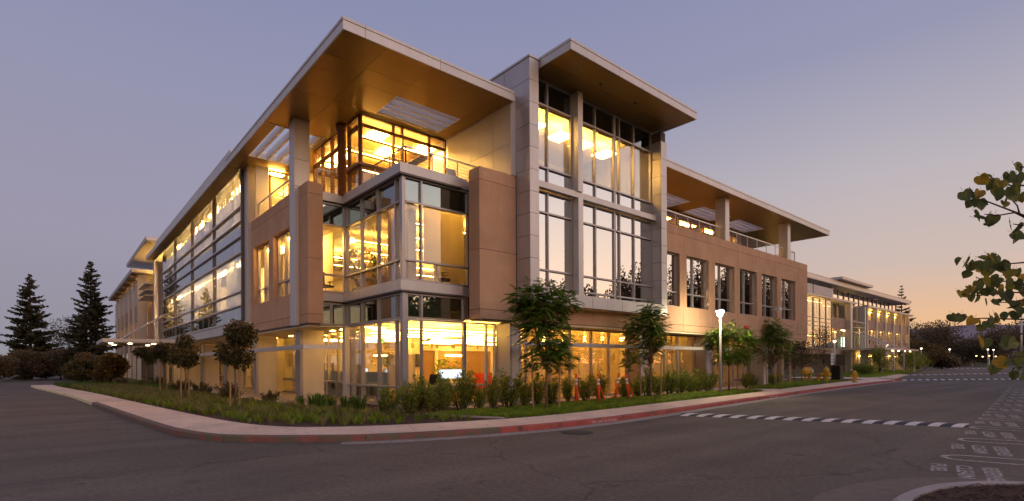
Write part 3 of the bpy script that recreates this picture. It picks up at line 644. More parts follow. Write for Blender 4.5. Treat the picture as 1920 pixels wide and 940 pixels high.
B('wall_core', 'core_dark', BLD, (21.3, 39.3, RY + 0.31, 15.66, 7.05, 8.1), (21.3, 39.3, RY + 0.31, 15.66, 3.3, 4.3))

# ---- metal framed bay (tower) with its cantilevered roof
TY = 13.63; rows = [3.75, 4.54, 5.35, 6.14, 6.93, 7.71, 8.49, 9.28, 10.07, 10.86, 11.65, 12.42]
B('frame_core', 'core_dark', BLD, (12.705, 13.05, 13.675, 20, 3.78, 12.38)); B('frame_core', 'core_dark', BLD, (20.8, 21.16, 13.675, 20, 3.78, 12.1))
for z0, z1 in zip(rows[:-1], rows[1:]):
    B('metal_panel', 'metal_panel', BLD, (12.66, 12.698, 13.68, 14.36 if z1 < 8.5 else 15.0, z0 + G, z1 - G))
    if z1 > 8.5: B('metal_panel', 'metal_panel', BLD, (12.66, 12.698, 15.014, 20, z0 + G, z1 - G))
    B('metal_panel', 'metal', BLD, (12.66, 13.1, TY, 13.67, z0 + G, z1 - G))
    if z1 < 12.4:
        B('metal_panel', 'metal', BLD, (20.76, 21.2, TY, 13.67, z0 + G, z1 - G)); B('metal_panel', 'metal_panel', BLD, (20.76, 20.795, 13.684, 14.2, z0 + G, z1 - G)); B('metal_panel', 'metal_panel', BLD, (21.165, 21.2, 13.684, 14.36 if z1 < 8.5 else 18, z0 + G, z1 - G))
B('coping', 'metal', BLD, (12.63, 13.12, 13.6, 20, 12.43, 12.5))
for k in range(8):
    w = 7.66 / 8; B('metal_panel', 'metal', BLD, (13.1 + w * k + G, 13.1 + w * (k + 1) - G, TY, 13.665, 3.75, 4.22))
B('bay_floor', 'metal', BLD, (13.1, 20.76, 13.67, 14.35, 3.77, 4.2))
B('bay_band', 'metal', BLD, (13.1, 16.9, 13.9, 14.13, 8.07, 8.3), (16.914, 20.756, 13.9, 14.13, 8.07, 8.3))
B('bay_post', 'metal', BLD, (15.4, 15.68, 13.82, 14.2, 4.22, 8.065), (15.4, 15.68, 13.82, 14.2, 8.305, 12.2))
def tg(lo):
    def f(i, j): return ('glass_mirror', 'glass_mirror', 'glass_mirror', 'glass_mirror')[j] if lo else ('glass_mirror', 'glass_mid', 'glass_spandrel')[j]
    return f
for (x0, x1, v) in ((13.1, 15.39, [14.05]), (15.69, 18.06, [16.8]), (18.07, 20.755, [18.4, 19.42])):
    window_y(x0, x1, 4.22, 8.06, 14.14, v, [4.44, 5.09, 7.24], None, gmap=tg(True))
    window_y(x0, x1, 8.31, 12.19, 14.14, v, [8.93, 11.26], None, gmap=tg(False))
    B('blind', 'shade_white', BLD, (x0 + 0.1, x1 - 0.1, 14.42, 14.44, 5.0, 7.9))
B('spandrel_board', 'plaster', BLD, (13.15, 20.7, 14.45, 14.5, 8.3, 8.92)); B('spandrel_board', 'core_dark', BLD, (13.15, 20.7, 14.4, 14.45, 11.3, 12.18))
B('ceiling', 'ceiling', BLD, (13.1, 20.8, 14.46, 19.4, 11.96, 12.0))
def canopy(x0, x1, y0, y1, z0, z1, xs, ys, holes=(), fas_x=(), fas_y=(), slats='x', edge=None):
    """flat roof canopy: soffit panels between grid lines (minus holes), fascia pieces, trellis slats in the holes"""
    m = MB(); gx = sorted(set([x0, x1] + list(xs) + [h[0] for h in holes] + [h[1] for h in holes])); gy = sorted(set([y0, y1] + list(ys) + [h[2] for h in holes] + [h[3] for h in holes]))
    inh = lambda a, b: any(h[0] - 1e-6 < a < h[1] and h[2] - 1e-6 < b < h[3] for h in holes)
    for a, b in zip(gx[:-1], gx[1:]):
        for c, d in zip(gy[:-1], gy[1:]):
            if not inh((a + b) / 2, (c + d) / 2): m.box(a + (0.05 if a == x0 else 0), b - (0.05 if b == x1 else 0), c + (0.05 if c == y0 else 0), d, z0 + 0.05, z1 - 0.02)
    rc = m.build('roof_canopy', 'core_dark', BLD)
    for a, b in zip(gx[:-1], gx[1:]):
        for c, d in zip(gy[:-1], gy[1:]):
            if not inh((a + b) / 2, (c + d) / 2): B('soffit_panel', 'soffit', rc, (a + (0.05 if a == x0 else G * 0.7), b - (0.05 if b == x1 else G * 0.7), c + (0.05 if c == y0 else G * 0.7), d - (0.05 if d == y1 else G * 0.7), z0 + 0.006, z0 + 0.045))
    h = z1 - z0; zc = z1 - h * 0.24
    fx = [x0] + [q for q in fas_x if x0 < q < x1] + [x1]; fy = [y0] + [q for q in fas_y if y0 < q < y1] + [y1]
    for a, b in zip(fx[:-1], fx[1:]):
        ga, gb = a + (G if a != x0 else 0.0), b - (G if b != x1 else 0)
        B('fascia_panel', 'metal', rc, (ga, gb, y0, y0 + 0.045, z0, zc)); B('coping', 'metal', rc, (ga - (0.02 if a == x0 else 0), gb, y0 - 0.02, y0 + 0.18, zc + 0.004, z1))
    for a, b in zip(fy[:-1], fy[1:]):
        ga, gb = a + (G if a != y0 else 0.047), b - (G if b != y1 else 0); gc = a + (G if a != y0 else 0.183)
        B('fascia_panel', 'metal', rc, (x0, x0 + 0.045, ga, gb, z0, zc)); B('coping', 'metal', rc, (x0 - 0.02, x0 + 0.18, gc, gb, zc + 0.004, z1))
        B('fascia_panel', 'metal', rc, (x1 - 0.045, x1, ga, gb, z0, zc))
    for hl in holes:
        a, b, c, d = hl[:4]; n = hl[5] if len(hl) > 5 else 4
        fr = MB()
        fr.box(a, a + 0.03, c, d, z0 + 0.01, z1); fr.box(b - 0.03, b, c, d, z0 + 0.01, z1); fr.box(a + 0.03, b - 0.03, c, c + 0.03, z0 + 0.01, z1); fr.box(a + 0.03, b - 0.03, d - 0.03, d, z0 + 0.01, z1)
        fr.build('trellis_frame', 'white_metal', rc)
        for k in range(n):
            if hl[4] == 'x': s = (d - c) / n; B('slat', 'white_metal', rc, (a + 0.03, b - 0.03, c + s * (k + 0.62), c + s * (k + 0.62) + 0.1, z0 + 0.03, z1 - 0.03))
            else: s = (b - a) / n; B('slat', 'white_metal', rc, (a + s * (k + 0.62), a + s * (k + 0.62) + 0.1, c + 0.03, d - 0.03, z0 + 0.03, z1 - 0.03))
    return rc
# bay roof
br = canopy(13.16, 21.2, 12.12, 15.0, 12.2, 12.56, (17.9,), (13.2,), fas_x=(15.8, 18.35))
for x in (15.7, 17.9): 
    m = MB(); m.lathe([(0.06, 0), (0.06, 0.02), (0.03, 0.03)], (x, 12.95, 12.172), 12); m.build('downlight', 'black_metal', br)
# corner canopy
C0 = canopy(6.09, 12.44, 14.18, 21.6, 10.96, 11.31, (7.46, 9.05), (15.62, 18.35), holes=((9.05, 11.78, 16.56, 18.2, 'x', 4),), fas_x=(6.75, 9.3), fas_y=(16.2, 18.4, 20.4))
C1 = canopy(6.09, 12.44, 21.6, 27.64, 10.96, 11.31, (7.46,), (), holes=((6.55, 8.45, 21.65, 25.6, 'y', 4),), fas_y=(23.6, 25.8))
# canopy along the left glass bay: an edge beam with the soffit lifted behind it
B('edge_beam', 'metal', BLD, (6.09, 6.16, 27.65, 56.8, 10.96, 11.31)); B('soffit_board', 'soffit', BLD, (6.17, 6.72, 27.65, 56.8, 10.97, 11.02)); B('edge_beam', 'metal', BLD, (6.17, 6.6, 27.65, 56.8, 11.03, 11.31))
m = MB(); m.box(6.5, 13, 27.65, 56.8, 11.5, 11.56); m.build('soffit_board', 'soffit', BLD)
yy = [27.66, 31.5, 35.2, 40.0, 44.6, 52.4]
for a, b in zip(yy[:-1], yy[1:]): B('parapet_panel', 'metal', BLD, (6.3, 6.45, a + 0.05, b - 0.05, 11.32, 11.86))
for y in (27.75, 33.67, 40.04, 46.5, 52.6): B('roof_beam', 'soffit', BLD, (6.2, 12, y - 0.12, y + 0.12, 11.3, 11.49))
for (a, b, c, d) in ((13.1, 40, 18.5, 30, ), (8.9, 20, 26.2, 54)): B('roof_deck', 'core_dark', BLD, (a, b, c, d, 11.0, 11.2))
# right terrace canopy
C2 = canopy(21.22, 42.6, 13.9, 20.5, 10.78, 11.14, (24.2, 28.2, 32.8, 36.5, 39.2), (15.2, 17.9), holes=((23.2, 27.5, 16.1, 17.6, 'x', 4), (28.9, 32.3, 16.1, 17.6, 'x', 4), (33.3, 37.0, 16.1, 17.6, 'x', 4)), fas_x=(23.6, 26.6, 29.4, 32.3, 35.2, 38.0, 40.6))
for x in (28.2, 36.55):
    m = MB(); m.box(x, x + 0.45, 14.42, 15.0, 8.39, 10.78); m.build('terrace_column', 'metal', BLD)

# ---- corner glass box
BX, BY = 8.65, 15.5
lv = [4.38, 5.06, 7.0, 7.78]
def gb(i, j): return ('glass_clear', 'glass_mid', 'glass_spandrel')[j]
window_y(BX + 0.06, 11.36, 4.38, 7.84, BY, [9.38], [5.06, 7.0], None, gmap=gb, dep=0.13)
window_x(BY + 0.13, 20.02, 4.38, 7.84, BX, [15.98, 17.28, 18.62], [5.06, 7.0], None, gmap=lambda i, j: ('glass_clear', 'glass_clear', 'glass_spandrel')[j], dep=0.13)
window_y(7.61, BX - 0.005, 4.38, 7.84, 20.03, [], [5.06, 7.0], None, gmap=lambda i, j: ('glass_clear', 'glass_clear', 'glass_spandrel')[j], dep=0.12)
B('corner_post', 'mullion', BLD, (BX - 0.02, BX + 0.13, BY - 0.02, BY + 0.12, 0.12, 4.02), (BX - 0.02, BX + 0.055, BY - 0.02, BY + 0.12, 4.37, 7.86))
B('interior_column', 'plaster', BLD, (9.3, 9.62, 16.25, 16.55, 4.26, 6.99), (8.95, 9.15, 16.9, 17.1, 4.26, 6.99))
B('blind', 'blind', BLD, (9.6, 11.3, 15.75, 15.77, 5.1, 6.98)); B('blind', 'blind', BLD, (8.9, 8.92, 15.75, 16.9, 5.1, 6.98))
B('spandrel_board', 'spandrel', BLD, (BX + 0.2, 11.35, BY + 0.2, BY + 0.24, 7.05, 7.8), (BX + 0.2, BX + 0.24, BY + 0.25, 20.0, 7.05, 7.8))
for z in (4.03, 7.87):
    m = MB(); zt = z + 0.32
    m.box(BX - 0.16, 10.97, BY - 0.16, BY + 0.1, z, zt); m.box(10.97, 11.4, BY - 0.03, BY + 0.1, z, zt); m.box(BX - 0.16, BX + 0.1, BY + 0.1, 20.1, z, zt); m.box(7.61, BX - 0.16, 19.9, 20.1, z, zt)
    m.build('ledge', 'metal', BLD)
    B('ledge_soffit', 'mullion_dark', BLD, (BX - 0.14, 10.95, BY - 0.14, BY + 0.1, z - 0.05, z - 0.002), (BX - 0.14, BX + 0.1, BY + 0.1, 20.05, z - 0.05, z - 0.002))
# ground floor of the box and the glazing that runs on under the stone
window_y(BX + 0.14, 11.16, 3.12, 3.97, BY, [9.38], [], 'glass_spandrel', dep=0.13); window_y(BX + 0.14, 11.16, 0.14, 3.11, BY, [9.38], [0.82], 'glass_clear', dep=0.13)
window_y(11.17, 12.6, 0.14, 3.11, BY, [12.16], [0.82], 'glass_clear', dep=0.13)
window_x(BY + 0.13, 20.02, 3.12, 3.97, BX, [15.98, 17.28, 18.62], [], 'glass_spandrel', dep=0.13); window_x(BY + 0.13, 20.02, 0.14, 3.11, BX, [15.98, 17.28, 18.62], [0.82], 'glass_clear', dep=0.13)
B('spandrel_board', 'spandrel', BLD, (BX + 0.2, 12.3, BY + 0.2, BY + 0.24, 3.21, 3.97), (BX + 0.2, BX + 0.24, BY + 0.25, 20.0, 3.21, 3.97))
window_y(7.61, BX - 0.005, 3.12, 3.97, 20.03, [8.1], [], 'glass_spandrel', dep=0.12)
window_y(8.7, 9.3, 0.14, 3.05, 20.03, [], [0.82], 'glass_clear', dep=0.12); window_x(20.2, 26.9, 0.14, 3.05, 9.3, [21.3, 22.4, 23.5, 24.6, 25.8], [0.82], 'glass_clear'); window_x(27.0, 53.9, 0.14, 3.05, 9.3, [28.2 + 1.9 * k for k in range(13)], [0.82], 'glass_mid')
B('glazing_column', 'metal', BLD, (8.5, 8.7, 19.78, 20.0, 0.12, 3.12))
for (a, b) in ((12.61, 13.12), (20.5, 21.2), (26.5, 27.1), (33.5, 34.1)):
    B('wall_pier', 'plaster', BLD, (a + 0.1, b, 14.75, 15.5, 0.12, 3.05)); B('pier_channel', 'mullion', BLD, (a, a + 0.095, 14.7, 15.5, 0.12, 3.05))
    B('pier_channel', 'metal', BLD, (b + 0.003, b + 0.06, 14.72, 14.95, 0.12, 3.05))
for (a, b, v) in ((13.18, 20.48, [14.0, 15.3, 16.5, 17.88, 19.1]), (21.27, 26.48, [22.4, 23.6, 24.8]), (27.17, 33.48, [28.4, 29.6, 30.9, 32.2]), (34.17, 39.3, [35.5, 36.8, 38.0])):
    window_y(a, b, 0.14, 3.05, 15.3, v, [2.42], 'glass_clear', dep=0.14)
    if a < 30:
        xs = [a] + v + [b]
        for p, q in zip(xs[:-1], xs[1:]): B('blind', 'blind', BLD, (p + 0.08, q - 0.1, 15.7, 15.72, 0.55, 3.15))
for (a, b) in ((12.4, 20.6), (20.75, 27.4)): B('sunshade', 'metal', BLD, (a, b, 13.72, 14.36, 2.26, 2.31), (a, b, 13.7, 13.76, 2.22, 2.36))
B('sunshade', 'metal', BLD, (6.32, 6.95, 18.0, 26.6, 2.17, 2.22), (6.28, 6.34, 17.96, 26.6, 2.13, 2.27), (6.34, 7.6, 17.96, 18.02, 2.13, 2.27))
B('sunshade', 'metal', BLD, (6.3, 7.6, 28.6, 36.0, 2.17, 2.22), (6.27, 6.33, 28.56, 36.0, 2.13, 2.27)); B('sunshade', 'metal', BLD, (6.3, 7.6, 38.0, 46.0, 2.17, 2.22))
for y in (22.14, 28.4, 34.8, 41.1, 47.4, 53.6):
    B('ground_column', 'plaster', BLD, (7.72, 8.6, y, y + 0.45, 0.1, 3.02)); B('column_channel', 'mullion', BLD, (7.6, 7.715, y - 0.03, y + 0.48, 0.1, 3.0))

# ---- left glass bay
bayY = [27.64, 33.67, 40.04, 46.6, 52.7]; bz = [3.74, 4.47, 5.16, 7.03, 7.82, 8.54, 9.25, 11.5]
for a, b in zip(bayY[:-1], bayY[1:]):
    n = 4; vs = [a + (b - a) * k / n for k in range(1, n)]
    m = MB(); X = 6.78
    B('bay_mullion', 'mullion_dark', BLD, (X - 0.03, X + 0.14, a, a + 0.118, bz[0], bz[-1]))
    for z in bz: m.box(X - 0.05, X + 0.1, a + 0.12, b, z - 0.035, z + 0.035)
    w = m.build('window', 'metal', BLD)
    for j in range(len(bz) - 1):
        g = 'glass_bay'
        ys = [a + 0.1] + vs + [b]
        for p, q in zip(ys[:-1], ys[1:]): B('pane', g, w, (X + 0.045, X + 0.057, p + 0.006, q - 0.006, bz[j] + 0.03, bz[j + 1] - 0.03))
    B('spandrel_board', 'spandrel_light', BLD, (X + 0.2, X + 0.23, a + 0.1, b, 7.03, 8.54), (X + 0.2, X + 0.23, a + 0.1, b, 3.78, 4.47))
    k = 0; y = a + 0.25
    while y < b - 0.3:
        wd = rnd.uniform(0.3, 0.7)
        for (z0, z1) in ((4.5, 7.05), (8.56, 11.42)):
            if rnd.random() < 0.95: B('blind', 'shade_white', BLD, (X + 0.26, X + 0.275, y, y + wd, z0, z1))
        y += wd + rnd.choice((0.01, 0.01, 0.02, 0.12))
window_y(6.93, 7.28, 3.76, 11.5, 27.62, [], bz[1:-1], 'glass_mid', dep=0.1)
bl = MB()
for k in range(13):
    z = 4.7 + 0.19 * k if k < 12 else 7
    bl.lathe([(0.01, -0.05), (0.05, -0.02), (0.05, 0.02), (0.01, 0.05)], (7.12, 28.05, z), 8); bl.lathe([(0.01, -0.05), (0.05, -0.02), (0.05, 0.02), (0.01, 0.05)], (7.12, 28.05, z + 4.0), 8)
bl.build('lamp_string', 'lamp_bulb', BLD)['kind'] = 'stuff'
B('bay_band', 'metal', BLD, (6.62, 6.95, 27.55, 33.6, 3.16, 3.62), (6.62, 6.95, 33.63, 40, 3.16, 3.62), (6.62, 6.95, 40.03, 52.8, 3.16, 3.62)); B('bay_band', 'metal', BLD, (6.58, 6.93, 27.5, 52.8, 3.63, 3.69))
B('soffit_board', 'cream', BLD, (6.95, 9.2, 30.02, 52.8, 3.1, 3.15))

# ---- terrace pavilions in bronze frames
window_y(8.62, 12.4, 8.17, 10.95, 18.5, [9.98, 10.36, 11.6], [9.0, 10.55], 'glass_clear', fr='bronze', fw=0.06, dep=0.14)
window_x(18.65, 19.7, 8.17, 10.95, 8.6, [], [9.0, 10.55], 'glass_clear', fr='bronze', fw=0.065, dep=0.14)
m = MB(); m.lathe([(0.17, 0), (0.17, 2.5), (0.24, 2.52), (0.24, 2.78)], (8.5, 19.95, 8.17), 20); m.build('round_column', 'bronze', BLD, smooth=True)
window_x(20.25, 23.3, 8.17, 10.95, 8.6, [21.3, 22.3], [10.3], 'glass_clear', fr='bronze', fw=0.065, dep=0.14)
B('pavilion_sill', 'bronze', BLD, (8.5, 12.4, 18.4, 18.49, 9.0, 9.09), (8.48, 8.59, 18.41, 19.7, 9.0, 9.09))
B('metal_panel', 'metal_panel', BLD, (7.05, 7.62, 26.3, 26.36, 8.4, 10.9)); window_y(7.66, 8.6, 8.2, 10.8, 26.3, [], [], 'glass_clear', fr='bronze', fw=0.06)
B('interior_wall', 'cream', BLD, (7.3, 8.9, 27.5, 27.56, 8.2, 10.9)); strip(7.8, 8.5, 26.7, 27.2, 10.9, 'lamp_strip')
B('terrace_floor', 'concrete', BLD, (7.35, 8.6, 20.15, 26.3, 8.16, 8.19), (8.7, 12.4, 15.7, 18.5, 8.16, 8.19), (21.3, 39.3, 14.7, 18.2, 8.16, 8.2))
for (a, b) in ((14.4, 15.4), (15.4, 16.85), (16.85, 18.4)):
    for (z0, z1) in ((8.2, 9.55), (9.55, 10.94)): B('metal_panel', 'metal', BLD, (12.42, 12.455, a + G, b - G, z0 + G, z1 - G))
B('wall_core', 'core_dark', BLD, (12.456, 12.64, 14.42, 18.4, 8.16, 10.94)); B('metal_panel', 'metal', BLD, (12.42, 12.655, 14.37, 14.398, 8.4, 11.3))
# right terrace: bronze glazed wall set back
for (a, b) in ((21.4, 24.2), (24.3, 28.9), (29.0, 33.6), (33.7, 36.8)):
    n = 3; window_y(a, b, 8.2, 10.6, 17.86, [a + (b - a) * k / n for k in range(1, n)], [9.0], 'glass_clear', fr='bronze', fw=0.14, dep=0.14)
B('lintel', 'bronze', BLD, (21.4, 36.8, 17.84, 18.0, 10.605, 10.775))
B('interior_wall', 'cream', BLD, (21.3, 36.8, 20.6, 20.7, 8.2, 10.76))
for k in range(5): strip(21.8 + 3 * k, 23.4 + 3 * k, 18.6, 19.0, 10.7, 'lamp_strip')
B('end_wall', 'metal', BLD, (36.9, 37.3, 17.9, 24, 8.2, 10.76))

def railing(pts, z0, zr=9.12, step=1.25, nw=8):
    m = MB()
    for a, b in zip(pts[:-1], pts[1:]): m.bar((*a, zr), (*b, zr), 0.045, 0.04)
    o = m.build('guard_rail', 'steel_cable', BLD)
    wr = MB()
    for a, b in zip(pts[:-1], pts[1:]):
        for k in range(nw):
            z = z0 + 0.1 + (zr - z0 - 0.15) * k / (nw - 1) if nw > 1 else z0; wr.bar((*a, z), (*b, z), 0.008)
    wr.build('rail_wires', 'mullion', o)
    for a, b in zip(pts[:-1], pts[1:]):
        a = Vector(a); b = Vector(b); n = max(1, round((b - a).length / step))
        for k in range(n + 1):
            p = a + (b - a) * k / n; q = MB(); q.box(p.x - 0.02, p.x + 0.02, p.y - 0.012, p.y + 0.012, z0, zr - 0.02); q.build('rail_post', 'mullion', o)
railing([(9.15, 18.45), (9.15, 16.15), (12.4, 16.15)], 8.19); railing([(7.62, 20.2), (8.45, 20.2)], 8.19)
railing([(7.2, 21.1), (7.2, 26.25)], 8.39, 9.12, 1.7, 6); railing([(21.25, 14.66), (28.15, 14.66)], 8.39); railing([(28.7, 14.66), (36.5, 14.66)], 8.39); railing([(37.05, 14.66), (38.3, 14.66), (38.3, 20)], 8.39)
m = MB(); m.lathe([(0.03, -0.12), (0.12, -0.1), (0.14, 0.0), (0.1, 0.1), (0.02, 0.12)], (30.3, 14.25, 3.62), 14); m.build('alarm_bell', 'red_paint', BLD, smooth=True)
m = MB(); m.box(33.95, 34.0, 14.1, 14.37, 4.85, 4.92); m.box(33.75, 34.2, 13.85, 14.1, 4.78, 5.0); m.build('floodlight', 'metal', BLD)

# ================================================================== wing up the left-hand road
LW = thing('office_wing', 'far wing of pale ribbed bays with stepped flat canopies along the left road', 'building', (6.4, 67, 0), fixed=True)
B('wing_body', 'core_dark', LW, (8.6, 20, 66.3, 98, 0.1, 11.0))
def slabroof(par, x0, x1, y0, y1, z0, z1):
    o = B('roof_canopy', 'metal', par, (x0, x1, y0, y1, z0 + 0.05, z1)); B('soffit_panel', 'metal_panel', o, (x0 + 0.05, x1 - 0.05, y0 + 0.05, y1 - 0.05, z0, z0 + 0.045)); B('coping', 'metal', o, (x0 - 0.03, x1 + 0.03, y0 - 0.03, y1 + 0.03, z1 + 0.002, z1 + 0.05))
slabroof(LW, 5.8, 13, 65.2, 96.5, 11.0, 11.3); slabroof(LW, 5.9, 14, 54.8, 71.5, 12.35, 12.62)
B('stair_wall', 'metal_panel', LW, (6.42, 7.25, 66.6, 66.75, 3.2, 10.98)); B('stone_panel', 'stone_far', LW, (7.28, 8.5, 66.5, 66.62, 3.2, 8.4))
ys = [66.8, 71.4, 76.2, 81.4, 86.6, 91.6, 96.4]
for a, b in zip(ys[:-1], ys[1:]):
    B('metal_pilaster', 'metal', LW, (6.4, 6.72, a + 0.05, a + 0.4, 0.1, 10.95)); B('wing_panel', 'plaster', LW, (6.6, 6.75, a + 0.42, b - 0.02 + 0.03, 8.05, 10.4))
    B('stone_panel', 'stone_far', LW, (6.6, 6.8, a + 0.42, b + 0.02, 3.1, 4.3)); B('stone_panel', 'stone_far', LW, (6.6, 6.8, a + 0.42, b + 0.02, 6.4, 8.03))
    for p in (a + 0.42, a + 2.1, a + 3.8): B('wing_pier', 'stone_far', LW, (6.6, 6.8, p, p + 0.55, 4.31, 6.39))
    window_x(a + 0.5, b, 4.31, 6.39, 6.85, [a + 2.4], [], 'glass_mid', par=LW)
    B('soffit_beam', 'soffit', LW, (5.9, 7.6, a + 0.2, a + 0.36, 10.72, 10.98)); B('ceiling_light', 'lamp_mid', LW, (7.6, 7.8, a + 1, b - 1, 6.2, 6.25)); B('interior_wall', 'cream', LW, (8.3, 8.4, a, b, 3.2, 10.9))
B('bridge_wall', 'plaster', LW, (6.9, 7.5, 57.2, 57.4, 0.1, 11)); B('bridge_wall', 'stone_far', LW, (7.6, 8.4, 57.5, 66.0, 3.2, 8.3)); B('metal_panel', 'metal_panel', LW, (6.6, 6.9, 56.0, 56.6, 0.1, 10.9))
window_x(58, 65.6, 8.5, 10.6, 7.8, [60, 62, 64], [], 'glass_mid', par=LW); B('ceiling_light', 'lamp_soft', LW, (8.2, 8.5, 58, 65, 10.4, 10.5))
for z in (8.0, 8.5, 9.1): B('louvre', 'metal', LW, (6.2, 7.4, 58.5, 64, z, z + 0.06))
PO = thing('entrance_porch', 'low flat white entrance porch roof with warm downlights hung from two rods', 'porch', (4, 47, 0), fixed=True)
B('porch_roof', 'metal', PO, (2.4, 7.6, 45.4, 52.6, 3.22, 3.46)); B('porch_soffit', 'plaster', PO, (2.5, 7.5, 45.5, 52.5, 3.17, 3.215))
for (x, y) in ((2.9, 46.2), (4.0, 46.2), (5.4, 46.2), (3.3, 49.5), (5.4, 49.5)): B('downlight', 'lamp_spot', PO, (x - 0.11, x + 0.11, y - 0.11, y + 0.11, 3.12, 3.168))
for y in (46.6, 48.4):
    m = MB(); m.tube([(3.4, y, 3.4), (7.3, y + 5.5, 6.1)], 0.07, 8); m.build('tie_rod', 'metal', PO)
for y in (46.2, 51.8): B('porch_column', 'metal', PO, (6.9, 7.1, y, y + 0.2, 0.1, 3.17))

# ================================================================== building up the right-hand road
RW = thing('office_building', 'distant four storey office building with stacked canopies beyond the stone block on the right', 'building', (66, 24.5, 0), fixed=True)
YF = 24.5
B('building_body', 'core_dark', RW, (66.2, 112, YF + 1.4, 44, 0.0, 9.6)); B('building_body', 'core_dark', RW, (66.5, 112, 29.6, 44, 9.6, 11.7))
slabroof(RW, 62, 114.8, 24.6, 45, 11.72, 12.32); slabroof(RW, 77.8, 90.9, 23.9, 32, 12.42, 12.7)
slabroof(RW, 89.6, 115.0, 24.2, 29.5, 9.55, 9.78); slabroof(RW, 60, 83.5, 23.9, 29.5, 9.5, 9.7)
# upper storey, set back
k = 0
x = 66.4
while x < 112:
    w = 1.95; window_y(x, x + w, 9.8, 11.7, 26.4, [], [10.5], 'glass_mirror', fr='mullion_dark', par=RW); B('wall_pier', 'metal_panel' if k % 2 else 'bronze', RW, (x + w + 0.02, x + w + 0.28, 26.38, 26.6, 9.8, 11.7)); x += w + 0.3; k += 1
B('interior_wall', 'cream', RW, (66.5, 112, 29.5, 29.55, 9.8, 11.7)); 
for k in range(11): B('ceiling_light', 'lamp_soft', RW, (67 + 4.1 * k, 69.6 + 4.1 * k, 27.0, 27.1, 11.6, 11.66))
# left part: curtain bay
for (a, b) in ((60.0, 68.9), (69.1, 75.2)):
    window_y(a, b, 3.2, 9.4, 24.3, [a + (b - a) * j / 3 for j in (1, 2)], [4.9, 6.0, 6.5, 7.0], None, par=RW, gmap=lambda i, j: 'glass_mid' if j in (0, 4) else 'glass_bay')
    x = a + 0.3
    while x < b - 0.4:
        B('blind', 'shade_white', RW, (x, x + 0.45, 24.8, 24.82, 3.3, 9.3)); x += 0.75
B('balcony_panel', 'plaster', RW, (60, 68.5, 24.2, 24.3, 9.9, 10.9), (68.8, 75, 24.2, 24.3, 9.9, 10.9))
B('ceiling_light', 'lamp_mid', RW, (60, 75, 25.4, 25.5, 4.85, 4.9), (60, 75, 25.4, 25.5, 9.2, 9.25))
B('stone_panel', 'stone_far', RW, (75.4, 80.8, 24.5, 24.8, 5.9, 7.4)); B('stone_panel', 'stone_far', RW, (60, 80.8, 24.55, 24.85, 2.6, 3.15))
window_y(75.6, 80.6, 3.2, 5.8, 24.7, [77, 78.4, 79.6], [], 'glass_mid', par=RW); window_y(75.6, 80.6, 7.45, 9.4, 25.2, [77.6], [], 'glass_mid', par=RW)
B('interior_wall', 'cream', RW, (75.5, 81, 25.8, 25.85, 3.2, 9.4)); B('ceiling_light', 'lamp_mid', RW, (75.8, 78.6, 25.4, 25.5, 8.9, 8.96), (75.6, 80.4, 25.4, 25.5, 5.6, 5.66))
B('metal_pilaster', 'metal', RW, (80.9, 81.6, 23.9, 24.6, 0, 9.5), (86.9, 87.4, 23.9, 24.55, 0, 9.4), (79.2, 79.7, 25.6, 26.1, 9.7, 11.7))
# entrance tower
window_y(81.6, 86.8, 3.2, 9.4, 24.6, [83.4, 85.1], [6.2, 6.8, 7.4], 'glass_mid', par=RW)
B('interior_wall', 'cream_dim', RW, (81.6, 86.8, 26, 26.05, 3.2, 9.4)); B('ceiling_light', 'lamp_cool', RW, (82.5, 83.6, 25.5, 25.6, 3.7, 5.0), (84.4, 85.4, 25.5, 25.6, 4.3, 4.9)); B('ceiling_light', 'lamp_spot', RW, (82, 86.4, 25.3, 25.4, 5.9, 5.98))
for z in (5.6, 6.3, 7.0): B('louvre', 'metal', RW, (81.8, 87.2, 23.8, 24.3, z, z + 0.07))
B('tower_fin', 'metal_panel', RW, (87.5, 89.2, 24.6, 24.9, 6.6, 9.5)); B('stone_panel', 'stone_far', RW, (88.0, 89.4, 24.45, 24.7, 2.7, 7.5))
# five stone bays with a loggia above
cx = [89.5, 94.0, 98.5, 103.0, 107.6, 112.2]
for a, b in zip(cx[:-1], cx[1:]):
    B('stone_panel', 'stone_far', RW, (a + 0.2, b - 0.2, 24.5, 24.8, 2.7, 4.2)); B('stone_panel', 'stone_far', RW, (a + 0.2, b - 0.2, 24.5, 24.8, 6.4, 7.7))
    B('metal_pilaster', 'metal', RW, (a - 0.18, a + 0.18, 24.25, 24.8, 0, 9.54))
    for (p, q) in ((a + 0.4, (a + b) / 2 - 0.15), ((a + b) / 2 + 0.15, b - 0.4)): window_y(p, q, 4.22, 6.38, 24.54, [], [4.9], 'glass_mid', par=RW)
    B('wall_pier', 'stone_far', RW, (a + 0.2, a + 0.4, 24.52, 24.8, 4.22, 6.38), ); B('wall_pier', 'stone_far', RW, ((a + b) / 2 - 0.14, (a + b) / 2 + 0.14, 24.52, 24.8, 4.22, 6.38))
    B('loggia_wall', 'cream', RW, (a + 0.2, b - 0.2, 25.75, 25.85, 4.2, 9.5)); window_y(a + 0.9, a + 3.0, 7.72, 9.3, 25.2, [a + 1.7], [], 'glass_mid', par=RW)
    B('ceiling_light', 'lamp_mid', RW, (a + 1.0, a + 2.4, 25.5, 25.6, 9.15, 9.2)); B('ceiling_light', 'lamp_mid', RW, (a + 0.6, b - 0.6, 25.25, 25.32, 6.24, 6.3))
    window_y(a + 0.3, b - 0.3, 0.1, 2.6, 25.0, [a + 1.6, a + 3.0], [2.0], 'glass_mid', par=RW); B('ceiling_light', 'lamp_soft', RW, (a + 0.6, b - 0.6, 25.5, 25.7, 2.4, 2.5))
